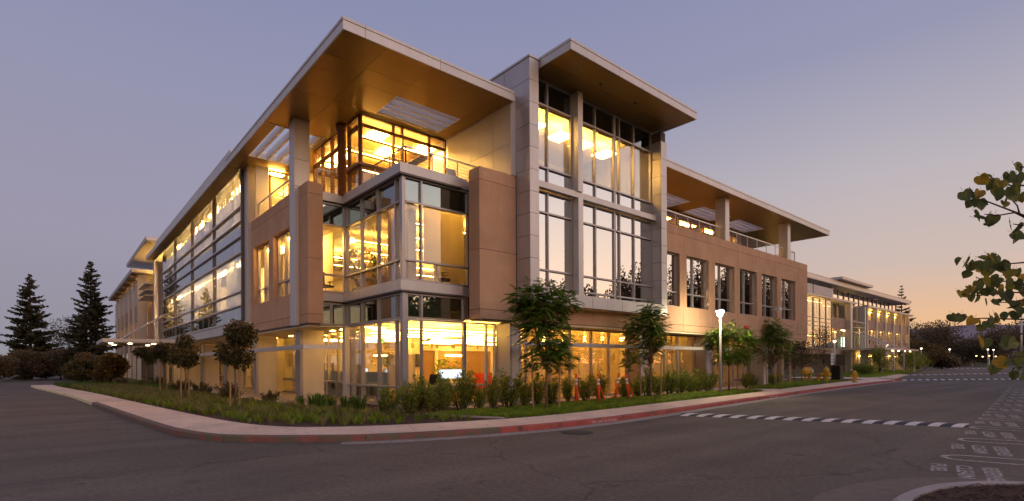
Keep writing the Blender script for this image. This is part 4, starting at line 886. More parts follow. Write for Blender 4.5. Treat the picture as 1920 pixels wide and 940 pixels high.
B('metal_pilaster', 'metal', RW, (112.0, 112.4, 24.25, 24.8, 0, 9.54)); B('end_wall', 'stone_far', RW, (111.9, 112.3, 24.85, 44, 0, 9.5))
PO2 = thing('entrance_porch', 'slim grey porch roof with downlights and sloping tie rods in front of the distant building', 'porch', (86, 21, 0), fixed=True)
B('porch_roof', 'metal_panel', PO2, (79, 96, 19.6, 24.2, 3.1, 3.35))
for x in (84.5, 87.5, 90.5, 93.5): B('downlight', 'lamp_spot', PO2, (x - 0.09, x + 0.09, 20, 20.18, 3.02, 3.09))
for x in (84, 88): 
    m = MB(); m.tube([(x - 2, 24.3, 5.8), (x + 3, 20.4, 3.35)], 0.08, 8); m.build('tie_rod', 'metal', PO2)
for x in (79.4, 85, 90, 95.6): B('porch_post', 'pole', PO2, (x - 0.08, x + 0.08, 20.0, 20.16, 0, 3.1))
m = MB(); m.prism([(56.5, 14.0), (112, 22.0), (118, 24), (118, 40), (58, 40), (56, 20)], -0.01, 0.09); tag(m.build('verge', 'soil_green'), kind='structure')
m = MB(); m.prism([(55, 21.2), (55.6, 14.2), (57, 13.4), (75, 16.4), (75, 18), (58, 15.6), (57, 21.2)], -0.015, 0.11); tag(m.build('sidewalk', 'concrete'), kind='structure')

# ================================================================== hills and fence
hm = MB()
def ridge(x0, y0, x1, y1, h, n, seed, depth=500):
    r = random.Random(seed); pts = []
    d = Vector((x1 - x0, y1 - y0, 0)); nv = Vector((-d.y, d.x, 0)).normalized() * depth
    for i in range(n + 1):
        t = i / n; hh = h * (0.8 + 0.3 * noise.noise((t * 3.1, seed, 0)) + 0.1 * noise.noise((t * 13, seed, 3))) * min(1, 6 * t, 6 * (1 - t)); pts.append((Vector((x0, y0, 0)) + d * t, max(2, hh)))
    for (p, h0), (q, h1) in zip(pts[:-1], pts[1:]):
        hm.quad([p - nv, q - nv, q + Vector((0, 0, h1)), p + Vector((0, 0, h0))]); hm.quad([p + Vector((0, 0, h0)), q + Vector((0, 0, h1)), q + nv, p + nv])
ridge(2900, -1400, 2500, 2200, 150, 90, 2)
tag(hm.build('hills', 'hill'), kind='structure')
FE = thing('screen_fence', 'long green windscreen fence at the far end of the road', 'fence', (150, 30, 0), fixed=True)
fp = [(108, 31), (128, 33), (150, 34), (172, 34), (192, 33), (212, 30), (228, 25), (240, 19)]
for a, b in zip(fp[:-1], fp[1:]):
    m = MB(); m.bar((*a, 1.05), (*b, 1.05), 0.05, 2.1); m.build('fence_panel', 'fence_green', FE); m = MB(); m.tube([(*a, 0), (*a, 2.25)], 0.06, 6); m.build('post', 'pole', FE)

# ================================================================== lamps, hydrants, posts
def street_lamp(label, loc, h=4.03, mat='lamp_street', s=1.0):
    t = thing('street_lamp', label, 'street lamp', loc, 'post-top lamps along the road')
    m = MB(); m.box(-0.19, 0.19, -0.19, 0.19, 0, 0.05); m.build('base_plate', 'pole', t)
    m = MB(); m.lathe([(0.06 * s, 0.05), (0.05 * s, h - 0.42)], n=14); m.build('pole', 'pole', t, smooth=True)
    m = MB()
    for k in range(4):
        a = math.pi / 4 + k * math.pi / 2; m.bar((0.06 * math.cos(a), 0.06 * math.sin(a), h - 0.42), (0.2 * s * math.cos(a), 0.2 * s * math.sin(a), h - 0.1), 0.02)
    m.build('bracket', 'pole', t)
    m = MB(); m.lathe([(0.075 * s, h - 0.34), (0.165 * s, h - 0.1)], n=16); m.build('lens', mat, t, smooth=True)
    m = MB(); m.lathe([(0.185 * s, h - 0.095), (0.185 * s, h - 0.05), (0.1, h)], n=16); m.build('cap', 'pole', t)
    return t
street_lamp('slim grey post-top lamp glowing on the lawn before the bright green tree', (23.95, 12.53, 0.12))
for (lab, p) in (('lit post-top lamp just left of the distant building entrance', (72.6, 23.2, 0.0)), ('lit post-top lamp before the stone bays of the distant building', (97.7, 23.95, 0)), ('lit post-top lamp past the end of the distant building by the tall grass', (127.8, 25.7, 0)), ('lit post-top lamp beyond the brown hedge, left of the car park lights', (143.5, 24.0, 0)), ('left lamp of the close pair beyond the green fence', (153.7, 19.2, 0)), ('right lamp of the close pair beyond the green fence', (161.3, 19.2, 0))):
    street_lamp(lab, p, 4.3, 'lamp_far', 1.15)
t = street_lamp('tall car park lamp shining behind the overhanging leaves at the right edge', (104, 9.4, 0), 9.2, 'lamp_far', 1.8)
for (p, lab) in (((168, 30), 'left cluster of warm lights low beyond the fence'), ((178, 22), 'right cluster of warm lights low beyond the fence')):
    t = thing('yard_light', lab, 'lamp', (*p, 0), 'warm lights beyond the fence')
    m = MB(); m.lathe([(0.09, 0), (0.07, 2.9)], n=8); m.build('pole', 'pole', t)
    for k in (-1, 0, 1, 2): m = MB(); m.lathe([(0.1, 2.8), (0.22, 2.9), (0.1, 3.05)], (k * 0.55, k * 1.3, -0.2 * (k % 2)), 10); m.build('lantern', 'lamp_yard', t)
def hydrant(label, loc, s=1.0, top='yellow_paint', mat='yellow_paint'):
    t = thing('fire_hydrant', label, 'hydrant', loc, 'yellow hydrants by the driveway'); t.scale = (s, s, s)
    m = MB(); m.lathe([(0.17, 0), (0.17, 0.05), (0.12, 0.06), (0.115, 0.48), (0.16, 0.5), (0.16, 0.55)], n=18); m.build('barrel', mat, t, smooth=False)
    m = MB(); m.lathe([(0.14, 0.551), (0.15, 0.6), (0.12, 0.7), (0.05, 0.75), (0.04, 0.82)], n=18); m.build('bonnet', top, t, smooth=True)
    for a in (0.0, 2.1, 4.2):
        m = MB(); c, s_ = math.cos(a), math.sin(a); m.tube([(0.1 * c, 0.1 * s_, 0.4), (0.22 * c, 0.22 * s_, 0.4)], 0.075, 10); m.tube([(0.221 * c, 0.221 * s_, 0.4), (0.26 * c, 0.26 * s_, 0.4)], 0.09, 6); m.build('outlet', mat, t)
    m = MB(); m.lathe([(0.2, -0.02), (0.2, 0.02)], n=8); m.build('base_flange', 'black_metal', t)
    return t
hydrant('yellow fire hydrant standing on the sidewalk by the driveway', (43.6, 12.65, 0.13), 1.05)
hydrant('short yellow hydrant with a red cap in the grass', (41.8, 14.4, 0.12), 0.75, 'red_paint')
hydrant('tall yellow standpipe next to the black cabinet', (43.9, 14.6, 0.12), 1.4)
t = thing('backflow_valve', 'bulky yellow backflow valve assembly behind the red-capped hydrant', 'valve', (43.0, 15.6, 0.12))
m = MB(); m.tube([(-0.5, 0, 0), (-0.5, 0, 0.75), (0.5, 0, 0.75), (0.5, 0, 0)], 0.14, 10); m.build('pipe', 'yellow_paint', t)
for x in (-0.5, 0, 0.5): m = MB(); m.lathe([(0.24, 0.6), (0.26, 0.68), (0.26, 0.86), (0.16, 0.9), (0.05, 1.1)], (x, 0, 0), 14); m.build('valve_body', 'yellow_paint', t)
m = MB(); m.lathe([(0.02, 1.1), (0.1, 1.12), (0.1, 1.15), (0.02, 1.16)], (-0.5, 0, 0), 12); m.build('hand_wheel', 'red_paint', t)
m = MB(); m.box(0.18, 0.4, -0.27, -0.25, 0.7, 0.95); m.build('tag_plate', 'reflect_band', t)
t = thing('utility_cabinet', 'black louvred utility cabinet at the corner of the driveway', 'cabinet', (45.9, 14.5, 0.12))
m = MB(); m.box(-0.4, 0.4, -0.3, 0.3, 0, 1.15); m.build('cabinet_body', 'black_metal', t)
for k in range(6): B('louvre', 'black_metal', t, (-0.36, 0.36, -0.335, -0.302, 0.2 + 0.14 * k, 0.28 + 0.14 * k))
m = MB(); m.box(-0.43, 0.43, -0.36, 0.33, 1.152, 1.2); m.build('cabinet_lid', 'black_metal', t)
t = thing('notice_sign', 'small white notice sign with red and black lettering above the black cabinet', 'sign', (46.2, 14.95, 0.12))
m = MB(); m.box(-0.03, 0.03, 0, 0.05, 0, 2.2); m.build('sign_post', 'pole', t); m = MB(); m.box(-0.3, 0.3, -0.022, -0.002, 1.25, 2.15); m.build('sign_plate', 'reflect_band', t)
tm = Matrix.Translation((46.2, 14.95, 0.12)) @ Matrix.Rotation(math.pi / 2, 4, 'X')
for (txt, z, mt, s_) in (('LOT', 1.86, 'black_metal', 0.26), ('NO', 1.62, 'black_metal', 0.2), ('PARKING', 1.42, 'red_paint', 0.125)):
    o = text_mesh(txt, s_, mt, 'CENTER', 0.002); o.parent = t; o.location = (0, -0.026, z); o.rotation_euler = (math.pi / 2, 0, 0)
for (x, y, h, lab) in ((79.2, 22.6, 2.6, 'thin pale post left of the distant porch'), (82.6, 22.4, 2.4, 'thin pale post under the distant porch'), (102.9, 22.6, 2.9, 'thin pale post right of the second lamp'), (107, 22.8, 3.0, 'thin pale post farthest along the verge')):
    m = MB(); m.lathe([(0.07, 0), (0.06, h)], (x, y, 0.05), 8); solo('bollard_post', m, 'pole', lab, 'post', 'thin posts along the far verge')
# kerb stencil
def kerb_text(body, px, py, ang, size):
    o = text_mesh(body, size, 'white_paint')
    o.matrix_world = Matrix.Translation((px, py, 0.022)) @ Matrix.Rotation(ang, 4, 'Z') @ Matrix.Rotation(math.pi / 2, 4, 'X'); o.parent = KERB; o.matrix_parent_inverse = Matrix.Translation(-Vector(KERB.location))
def kerb_pt(x):
    q = min(range(len(KS)), key=lambda k: abs(KS[k][0] - x)); a, b = Vector(KS[max(q - 2, 0)]), Vector(KS[q + 2]); return KS[q], math.atan2(b.y - a.y, b.x - a.x)
for x, s_ in ((10.6, 0.095), (24.2, 0.1)):
    (px, py), an = kerb_pt(x); kerb_text('FIRE LANE  NO PARKING', px, py - 0.006, an, s_)

# ---- orange looper tubes with a chain
def delineator(label, loc, lean, brace):
    t = thing('delineator_post', label, 'traffic post', loc, 'orange delineator posts round the lawn pit')
    t.rotation_euler = lean
    m = MB(); m.lathe([(0.056, 0), (0.046, 0.6), (0.042, 0.86), (0.042, 0.93), (0.03, 0.95), (0.03, 1.0), (0.045, 1.02), (0.03, 1.08)], n=16); m.build('post', 'orange', t, smooth=True)
    for z in (0.66, 0.8): m = MB(); m.lathe([(0.049, z), (0.047, z + 0.085)], n=16); m.build('reflective_band', 'reflect_band', t, smooth=True)
    m = MB(); m.lathe([(0.16, 0), (0.15, 0.03)], n=8); m.build('base', 'black_rubber', t)
    if brace: m = MB(); m.tube([(0.04, 0, 0.7), (brace, 0.12, 0.02)], 0.03, 8); m.build('brace', 'orange', t)
delineator('leftmost orange delineator post of the chained four on the lawn', (14.62, 13.3, 0.13), (0, 0.03, 0), 0.25)
delineator('orange delineator post nearest the sidewalk with a long brace', (15.23, 12.7, 0.13), (0, -0.04, 0), 0.5)
delineator('rightmost orange delineator post leaning left with its brace', (17.05, 12.7, 0.13), (0, -0.17, 0), 0.5)
delineator('orange delineator post at the back leaning right among the shrubs', (17.3, 13.6, 0.13), (0, 0.28, 0), 0)
ch = MB(); A_ = Vector((14.68, 13.28, 0.62)); B_ = Vector((15.2, 12.74, 0.86))
for k in range(28):
    t0 = k / 28; t1 = (k + 0.8) / 28; f = lambda t_: A_.lerp(B_, t_) - Vector((0, 0, 0.6 * t_ * (1 - t_)))
    ch.bar(f(t0), f(t1), 0.022 if k % 2 else 0.012, 0.012 if k % 2 else 0.022)
solo('plastic_chain', ch, 'red_paint', 'red plastic chain sagging between two orange posts', 'chain')
m = MB(); m.prism([(14.9, 12.95), (16.7, 12.95), (16.9, 13.6), (14.9, 13.6)], 0.119, 0.128); tag(m.build('dug_patch', 'gravel'), kind='structure')

# ================================================================== furniture seen through the glass
def desk(label, loc, rot=0, w=1.6):
    t = thing('desk', label, 'desk', loc, 'office desks behind the glass'); t.rotation_euler = (0, 0, rot)
    m = MB(); m.box(-w / 2, w / 2, -0.38, 0.38, 0.71, 0.74); m.build('desk_top', 'desk_white', t)
    for x in (-w / 2 + 0.06, w / 2 - 0.06):
        m = MB(); m.box(x - 0.03, x + 0.03, -0.34, -0.28, 0, 0.709); m.box(x - 0.03, x + 0.03, 0.28, 0.34, 0, 0.709); m.box(x - 0.03, x + 0.03, -0.27, 0.27, 0.64, 0.7); m.build('leg', 'pole', t)
    m = MB(); m.box(-w / 2 + 0.1, w / 2 - 0.1, 0.3, 0.32, 0.25, 0.70); m.build('modesty_panel', 'frosted', t); return t
def monitor(label, loc, rot=0, lit=True, w=0.6):
    t = thing('monitor', label, 'monitor', loc, 'desk monitors'); t.rotation_euler = (0, 0, rot)
    m = MB(); m.box(-0.13, 0.13, -0.1, 0.1, 0, 0.015); m.build('foot', 'pole', t); m = MB(); m.box(-0.03, 0.03, 0.03, 0.05, 0.016, 0.22); m.build('stand', 'pole', t)
    m = MB(); m.box(-w / 2, w / 2, 0, 0.028, 0.14, 0.52); m.build('casing', 'reflect_band' if not lit else 'black_metal', t); m = MB(); m.box(-w / 2 + 0.015, w / 2 - 0.015, -0.004, -0.001, 0.155, 0.505); m.build('display', 'screen' if lit else 'reflect_band', t); return t
def office_chair(label, loc, rot=0):
    t = thing('office_chair', label, 'office chair', loc, 'swivel chairs behind the glass'); t.rotation_euler = (0, 0, rot)
    m = MB(); 
    for k in range(5): a = k * 1.257; m.bar((0, 0, 0.1), (0.3 * math.cos(a), 0.3 * math.sin(a), 0.06), 0.035)
    m.build('base', 'black_metal', t)
    m = MB(); m.lathe([(0.03, 0.1), (0.025, 0.44)], n=10); m.build('gas_lift', 'pole', t)
    m = MB(); m.prism([(-0.24, -0.22), (0.24, -0.22), (0.22, 0.24), (-0.22, 0.24)], 0.44, 0.51); m.build('seat', 'fabric_black', t)
    m = MB()
    for k in range(6):
        z0 = 0.58 + k * 0.085; y0 = 0.25 + 0.03 * math.sin(k * 0.7); w = 0.23 - 0.012 * abs(k - 2)
        m.box(-w, w, y0, y0 + 0.035, z0, z0 + 0.0855)
    m.bar((0, 0.2, 0.46), (0, 0.3, 0.66), 0.05); m.build('backrest', 'fabric_black', t)
    for s in (-1, 1): m = MB(); m.bar((s * 0.26, 0.05, 0.47), (s * 0.28, 0.05, 0.68), 0.03); m.bar((s * 0.28, -0.12, 0.69), (s * 0.28, 0.16, 0.69), 0.05, 0.03); m.build('armrest', 'black_metal', t)
    return t
F1 = 0.132; F2 = 4.252
for i, (x, y) in enumerate(((11.5, 17.0), (12.9, 18.2), (10.2, 19.4), (11.4, 21.3), (9.9, 23.6), (14.2, 20.6))):
    desk(['white desk right behind the ground floor glass corner', 'white desk beside the red panel on the ground floor', 'white desk by the tall whiteboard', 'white desk in the middle of the ground floor office', 'white desk deep behind the left ground floor glass', 'white desk before the brown meeting room'][i], (x, y, F1))
monitor('left one of the bright screens on the front desk', (11.3, 17.0, F1 + 0.74)); monitor('right one of the bright screens on the front desk', (11.92, 17.05, F1 + 0.74), -0.1)
monitor('dim grey monitor with its back to the glass on the second desk', (12.7, 18.2, F1 + 0.74), 0, False, 0.66); monitor('small bright screen on the middle desk', (11.2, 21.3, F1 + 0.74), 0.3); monitor('bright screen on the desk by the whiteboard', (10.3, 19.4, F1 + 0.74), 0.2)
office_chair('black swivel chair against the ground floor glass', (10.4, 16.3, F1), 2.6); office_chair('black swivel chair deep in the left of the ground floor', (9.8, 21.9, F1), 1.2)
office_chair('black swivel chair tilted at the right of the upper glass box', (10.95, 16.5, F2), 1.0); office_chair('grey swivel chair by the corner post of the upper glass box', (9.8, 17.2, F2), 2.4); office_chair('black swivel chair seen in the left return of the upper glass box', (8.2, 20.9, F2), 0.4)
desk('white table on the first floor behind the corner glass', (9.95, 19.0, F2), 0.2, 1.9); monitor('dark monitor on the first floor table', (9.6, 18.6, F2 + 0.74), 1.2, False)
B_ = MB(); B_.box(13.05, 13.9, 17.4, 17.46, 0.55, 1.2); solo('desk_screen', B_, 'red_panel', 'flat red fabric desk screen at the right of the ground floor office', 'screen panel')
t = thing('whiteboard', 'tall cream mobile whiteboard behind the ground floor glass corner', 'whiteboard', (10.15, 18.3, F1))
m = MB(); m.box(-0.55, 0.55, 0, 0.04, 0.35, 1.85); m.build('board', 'cream', t)
for x in (-0.57, 0.57): m = MB(); m.box(x - 0.02, x + 0.02, -0.02, 0.05, 0.05, 1.88); m.box(x - 0.02, x + 0.02, -0.28, 0.3, 0, 0.05); m.build('frame_leg', 'pole', t)
t = thing('low_partition', 'frosted glass partition with a bright line along the left ground floor', 'partition', (9.6, 22, F1))
for k in range(4): m = MB(); m.box(0, 0.03, -3.6 + 1.8 * k, -1.82 + 1.8 * k, 0.05, 1.15); m.build('frosted_pane', 'frosted', t)
m = MB(); m.box(0.05, 0.09, -3.6, 3.5, 0.72, 0.76); m.build('light_line', 'lamp_cool', t)
t = thing('wall_screen', 'dark flat screen on the white pillar in the ground floor office', 'screen', (12.9, 21.9, 1.45))
m = MB(); m.box(-0.08, 0.08, -0.5, 0.5, 0, 0.62); m.build('casing', 'black_metal', t); m = MB(); m.box(-0.1, -0.081, -0.1, 0.1, 0.2, 0.4); m.build('mount', 'black_metal', t)
MR = thing('meeting_room', 'cream boxed meeting room with brown glass walls at the back of the ground floor', 'room', (16, 24.5, 0.13), fixed=True)
B('room_wall', 'brown_wall', MR, (13.6, 22, 24.1, 24.2, 0.14, 2.3)); B('room_head', 'cream', MR, (13.3, 22.2, 23.95, 24.3, 2.31, 2.55)); 
for x in (13.5, 15.4, 17.3, 19.2, 21.1): B('room_frame', 'cream', MR, (x - 0.09, x + 0.09, 23.98, 24.08, 0.14, 2.3))
B('picture', 'orange', MR, (14.1, 14.6, 24.02, 24.05, 1.35, 1.6)); B('strip_light', 'lamp_strip', MR, (15.8, 16.9, 23.7, 23.75, 2.0, 2.08)); B('strip_light', 'lamp_strip', MR, (11.8, 13.2, 24.0, 24.05, 2.0, 2.05))
for i, (x, y) in enumerate(((11.6, 20), (12.0, 20.6), (12.6, 20), (13.2, 20.5), (13.7, 20), (14.2, 20.6), (10.6, 22.2), (15.2, 20.1))):
    t = thing('pendant_lamp', 'small dark cylinder lamp hanging under the ground floor ceiling', 'lamp', (x, y, 2.3), 'cylinder lamps under the office ceiling')
    m = MB(); m.lathe([(0.05, 0), (0.05, 0.2)], n=10); m.build('shade', 'pendant', t); m = MB(); m.lathe([(0.006, 0.2), (0.006, 0.86)], n=5); m.build('cord', 'black_metal', t)
t = thing('ring_light', 'round white glowing ceiling lamp in the ground floor office', 'lamp', (12.4, 18.6, 2.75)); m = MB(); m.lathe([(0.05, 0), (0.22, 0.03), (0.22, 0.07), (0.05, 0.09)], n=20); m.build('diffuser', 'lamp_strip', t); m = MB(); m.lathe([(0.008, 0.09), (0.008, 0.44)], n=5); m.build('cord', 'black_metal', t)
t = thing('exit_sign', 'small green glowing exit sign over the ground floor doorway', 'exit sign', (10.75, 21.2, 2.55)); m = MB(); m.box(-0.18, 0.18, 0, 0.04, 0, 0.2); m.build('housing', 'exit_green', t)
o = text_mesh('EXIT', 0.15, 'desk_white', 'CENTER', 0.002); o.parent = t; o.location = (0, -0.004, 0.045); o.rotation_euler = (math.pi / 2, 0, 0)
for (p, lab) in (((9.6, 20.8, F1), 'cream pillar inside the left of the ground floor office'), ((12.95, 21.95, F1), 'cream pillar carrying the dark wall screen')):
    m = MB(); m.box(p[0] - 0.22, p[0] + 0.22, p[1] - 0.02 + 0.0, p[1] + 0.4, 0.131, 3.19); o = m.build('interior_column', 'cream', BLD)
t = thing('terrace_chair', 'white chair on the roof terrace behind the rail', 'chair', (11.6, 16.6, 8.19)); m = MB(); m.prism([(-0.25, -0.25), (0.25, -0.25), (0.2, 0.25), (-0.2, 0.25)], 0.38, 0.44); m.build('seat', 'reflect_band', t); m = MB(); m.bar((0, 0.25, 0.42), (0, 0.42, 0.95), 0.42, 0.04); m.build('backrest', 'reflect_band', t); m = MB()
for x in (-0.2, 0.2):
    for y in (-0.2, 0.2): m.box(x - 0.02, x + 0.02, y - 0.02, y + 0.02, 0, 0.38)
m.build('leg_frame', 'pole', t)

for (x, z, w, h, mt) in ((9.6, 1.5, 0.5, 0.7, 'brown_wall'), (10.6, 1.4, 0.4, 0.55, 'orange'), (11.7, 1.5, 0.9, 0.6, 'reflect_band'), (13.2, 1.4, 0.6, 0.6, 'brown_wall'), (15.0, 1.5, 0.5, 0.6, 'frosted')): B('picture', mt, BLD, (x, x + w, 29.64, 29.69, z, z + h))
for i, (x, y) in enumerate(((11.2, 28.9), (9.8, 26.6))):
    t = thing('bookshelf', ['open white bookshelf against the back wall of the ground floor office', 'open white bookshelf free standing in the left of the ground floor office'][i], 'bookshelf', (x, y, F1))
    for s_ in (-0.6, 0, 0.6): B('upright', 'desk_white', t, (s_ - 0.015, s_ + 0.015, 0, 0.35, 0, 1.6))
    for z in (0.05, 0.45, 0.85, 1.25, 1.58):
        for (a, b) in ((-0.584, -0.016), (0.016, 0.584)): B('shelf', 'desk_white', t, (a, b, 0, 0.35, z, z + 0.025))
    m = MB()
    for z in (0.076, 0.476, 0.876, 1.276):
        for s_ in (-0.55, 0.05):
            x_ = s_
            while x_ < s_ + 0.42: w = rnd.uniform(0.02, 0.05); m.box(x_, x_ + w, 0.08, 0.3, z, z + rnd.uniform(0.18, 0.29)); x_ += w + 0.004
    m.build('books', 'brown_wall', t)['kind'] = 'stuff'
for i, (x, y) in enumerate(((10.9, 25.2), (12.6, 26.8))): desk(['white desk in the far left of the ground floor office', 'white desk before the back wall of the ground floor office'][i], (x, y, F1)); monitor(['grey monitor on the far left desk', 'bright monitor on the desk before the back wall'][i], (x, y, F1 + 0.74), 0.4 * i, bool(i)); office_chair(['black swivel chair at the far left desk', 'black swivel chair at the desk before the back wall'][i], (x + 0.2, y - 0.8, F1), 3.0 + i)

# ================================================================== plants
def rv(r): 
    while True:
        v = Vector((r.uniform(-1, 1), r.uniform(-1, 1), r.uniform(-1, 1)))
        if 0.05 < v.length < 1: return v.normalized()
def leafq(m, c, d, n, l, w, tone, tip=0.5):
    """kite-shaped leaf at c pointing along d"""
    s = d.cross(n)
    if s.length < 1e-3: s = d.cross(Vector((0.3, 0.2, 1)))
    s = s.normalized() * w / 2; e = d * l
    m.quad([c, c + e * 0.45 - s, c + e, c + e * 0.45 + s], tone)
def blob(r, cx, rad, lumps):
    """random point inside a lumpy crown; returns point, depth 0..1 (1 = outside)"""
    L_ = r.choice(lumps); v = rv(r); q = r.random() ** 0.42
    return L_[0] + Vector((v.x * L_[1].x, v.y * L_[1].y, v.z * L_[1].z)) * q, v, q
def limbs(m, r, base, top, rad, lumps, n=3):
    m.tube([base, base.lerp(top, 0.5) + Vector((r.uniform(-.03, .03), r.uniform(-.03, .03), 0)), top], [rad, rad * 0.85, rad * 0.6], 8)
    for L_ in lumps:
        mid = top.lerp(L_[0], 0.5) + Vector((0, 0, -0.1 * L_[1].z)); m.tube([top - Vector((0, 0, r.random() * 0.15)), mid, L_[0]], [rad * 0.55, rad * 0.35, rad * 0.15], 5)
        for _ in range(n):
            v = rv(r); p = L_[0] + Vector((v.x * L_[1].x, v.y * L_[1].y, abs(v.z) * L_[1].z)) * 0.8; m.tube([mid.lerp(L_[0], 0.6), p], [rad * 0.2, rad * 0.06], 4)
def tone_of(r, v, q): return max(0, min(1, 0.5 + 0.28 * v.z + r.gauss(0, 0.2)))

def fern_tree(label, loc, h, wid, clear, seed, nf=230, mat='leaf_fern', group='feathery street trees on the lawn'):
    r = random.Random(seed); t = thing('street_tree', label, 'tree', loc, group)
    cz = (h + clear) / 2; lumps = []
    for k in range(10):
        a = r.uniform(0, 6.28); q = r.uniform(0.2, 0.75) * wid / 2; lumps.append((Vector((q * math.cos(a), q * math.sin(a), clear + (h - clear) * r.uniform(0.12, 0.78))), Vector((wid * 0.22, wid * 0.22, (h - clear) * 0.2))))
    lumps.append((Vector((0, 0, h - (h - clear) * 0.22)), Vector((wid * 0.2, wid * 0.2, (h - clear) * 0.2))))
    tm = MB(); limbs(tm, r, Vector((0, 0, 0)), Vector((0.02, 0, clear + 0.15)), 0.05, lumps, 2); tm.build('trunk', 'bark', t, smooth=True)
    m = MB()
    for _ in range(nf):
        p, v, q = blob(r, None, None, lumps)
        out = Vector((p.x, p.y, 0)); out = (out.normalized() if out.length > 0.05 else rv(r)) * 0.6 + rv(r) * 0.9; out.z = out.z * 0.6 + 0.12; out.normalize()
        L_ = r.uniform(0.2, 0.36); tone = tone_of(r, v, q); side = out.cross(Vector((0, 0, 1))).normalized(); n = 11
        for k in range(n):
            s = k / (n - 1); c = p + out * L_ * s + Vector((0, 0, 0.05 * s - 0.2 * L_ * s * s * 2)); ll = (0.115 * math.sin(math.pi * min(0.97, 0.22 + 0.78 * s)) + 0.03)
            for sg in (-1, 1):
                d = (side * sg + out * 0.45 + Vector((0, 0, -0.28))).normalized(); leafq(m, c, d, Vector((0, 0, 1)), ll, 0.058, max(0, min(1, tone + r.gauss(0, 0.08))))
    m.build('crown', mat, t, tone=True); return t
def broad_tree(label, loc, h, wid, clear, seed, n=900, ll=0.13, lw=0.055, mat='leaf_dark', group=None, bark='bark', name='street_tree', nl=8, trunk=0.035, flat=1.0, dens=0.42):
    r = random.Random(seed); t = thing(name, label, 'tree', loc, group); lumps = []
    for k in range(nl):
        a = k * 2.4 + r.uniform(-.4, .4); q = r.uniform(0.15, 0.6) * wid / 2; lumps.append((Vector((q * math.cos(a), q * math.sin(a), clear + (h - clear) * r.uniform(0.25, 0.78))), Vector((wid * 0.22, wid * 0.22, (h - clear) * 0.23 * flat))))
    lumps.append((Vector((0, 0, h - (h - clear) * 0.24)), Vector((wid * 0.2, wid * 0.2, (h - clear) * 0.22))))
    tm = MB(); limbs(tm, r, Vector((0, 0, 0)), Vector((0, 0, clear + 0.1 * (h - clear))), trunk, lumps, 3); tm.build('trunk', bark, t, smooth=True)
    m = MB()
    for _ in range(n):
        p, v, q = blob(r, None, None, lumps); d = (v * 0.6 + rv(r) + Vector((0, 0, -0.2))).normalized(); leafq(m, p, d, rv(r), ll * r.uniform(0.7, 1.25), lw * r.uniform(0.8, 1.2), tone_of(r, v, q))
    m.build('crown', mat, t, tone=True); return t
def conifer(label, loc, h, wid, seed, clear=0.6, group=None, whorls=44, mat='leaf_conifer'):
    r = random.Random(seed); t = thing('conifer', label, 'tree', loc, group)
    tm = MB(); tm.tube([(0, 0, 0), (0.03, 0.02, h * 0.5), (0, 0, h)], [h * 0.018, h * 0.011, 0.02], 8); m = MB()
    for k in range(whorls):
        s = k / (whorls - 1); z = clear + (h - clear) * (s ** 0.92); nb = r.randint(3, 6)
        for b in range(nb):
            a = r.uniform(0, 6.28); L_ = wid / 2 * (1 - s) ** 0.82 * r.uniform(0.4, 1.2) + 0.16; dr = Vector((math.cos(a), math.sin(a), 0)); drop = r.uniform(-0.15, 0.4) * (1 - s) - 0.15 * s; zz = z + r.uniform(-.1, .1)
            f = lambda q: Vector((0, 0, zz)) + dr * L_ * q + Vector((0, 0, -drop * L_ * q + 0.16 * L_ * q * q)); tm.tube([f(0), f(0.5), f(1)], [0.025 + 0.02 * (1 - s), 0.018, 0.006], 4, caps=False)
            ns = max(7, int(L_ * 17)); side = Vector((-dr.y, dr.x, 0)); tone = max(0, min(1, r.gauss(0.5, 0.22)))
            for j in range(ns):
                q = 0.12 + 0.88 * j / ns; c = f(q); w = 0.5 * L_ * (1 - q) ** 0.7 * 0.6 + 0.12
                for sg in (-1, 1):
                    d = (side * sg * r.uniform(0.5, 1) + dr * r.uniform(0.3, 1.0) + Vector((0, 0, r.uniform(-.75, .25)))).normalized(); leafq(m, c + rv(r) * 0.06, d, rv(r), w * r.uniform(0.6, 1.3), 0.15 + 0.13 * w, max(0, min(1, tone + r.gauss(0, 0.12))))
    tm.build('trunk', 'bark_dark', t); m.build('crown', mat, t, tone=True); return t
def shrub_mesh(seed, h, w, n=900, ll=0.1, lw=0.026):
    r = random.Random(seed); m = MB(); st = MB()
    for k in range(13):
        a = r.uniform(0, 6.28); q = r.random() ** 0.6 * w / 2; top = Vector((q * math.cos(a), q * math.sin(a), h * r.uniform(0.65, 1.05) * (1 - 0.25 * q / (w / 2)))); base = Vector((top.x * 0.25, top.y * 0.25, 0)); st.tube([base, base.lerp(top, 0.5) + rv(r) * 0.04, top], [0.014, 0.01, 0.004], 4, caps=False)
        for j in range(n // 13):
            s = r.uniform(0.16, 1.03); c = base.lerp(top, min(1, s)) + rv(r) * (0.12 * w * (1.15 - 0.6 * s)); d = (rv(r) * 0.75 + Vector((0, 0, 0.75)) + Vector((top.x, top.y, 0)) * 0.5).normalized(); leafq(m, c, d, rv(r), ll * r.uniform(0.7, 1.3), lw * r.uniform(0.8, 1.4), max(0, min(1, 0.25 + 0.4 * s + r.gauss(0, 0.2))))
    return m, st
def plant(name, label, cat, loc, lm, sm, group, leaf='leaf_shrub', rot=0, sc=1.0):
    t = thing(name, label, cat, loc, group); t.rotation_euler = (0, 0, rot); t.scale = (sc, sc, sc)
    o = bpy.data.objects.new('foliage', lm); COL.objects.link(o); o.parent = t
    if sm: o = bpy.data.objects.new('stems', sm); COL.objects.link(o); o.parent = t
    return t
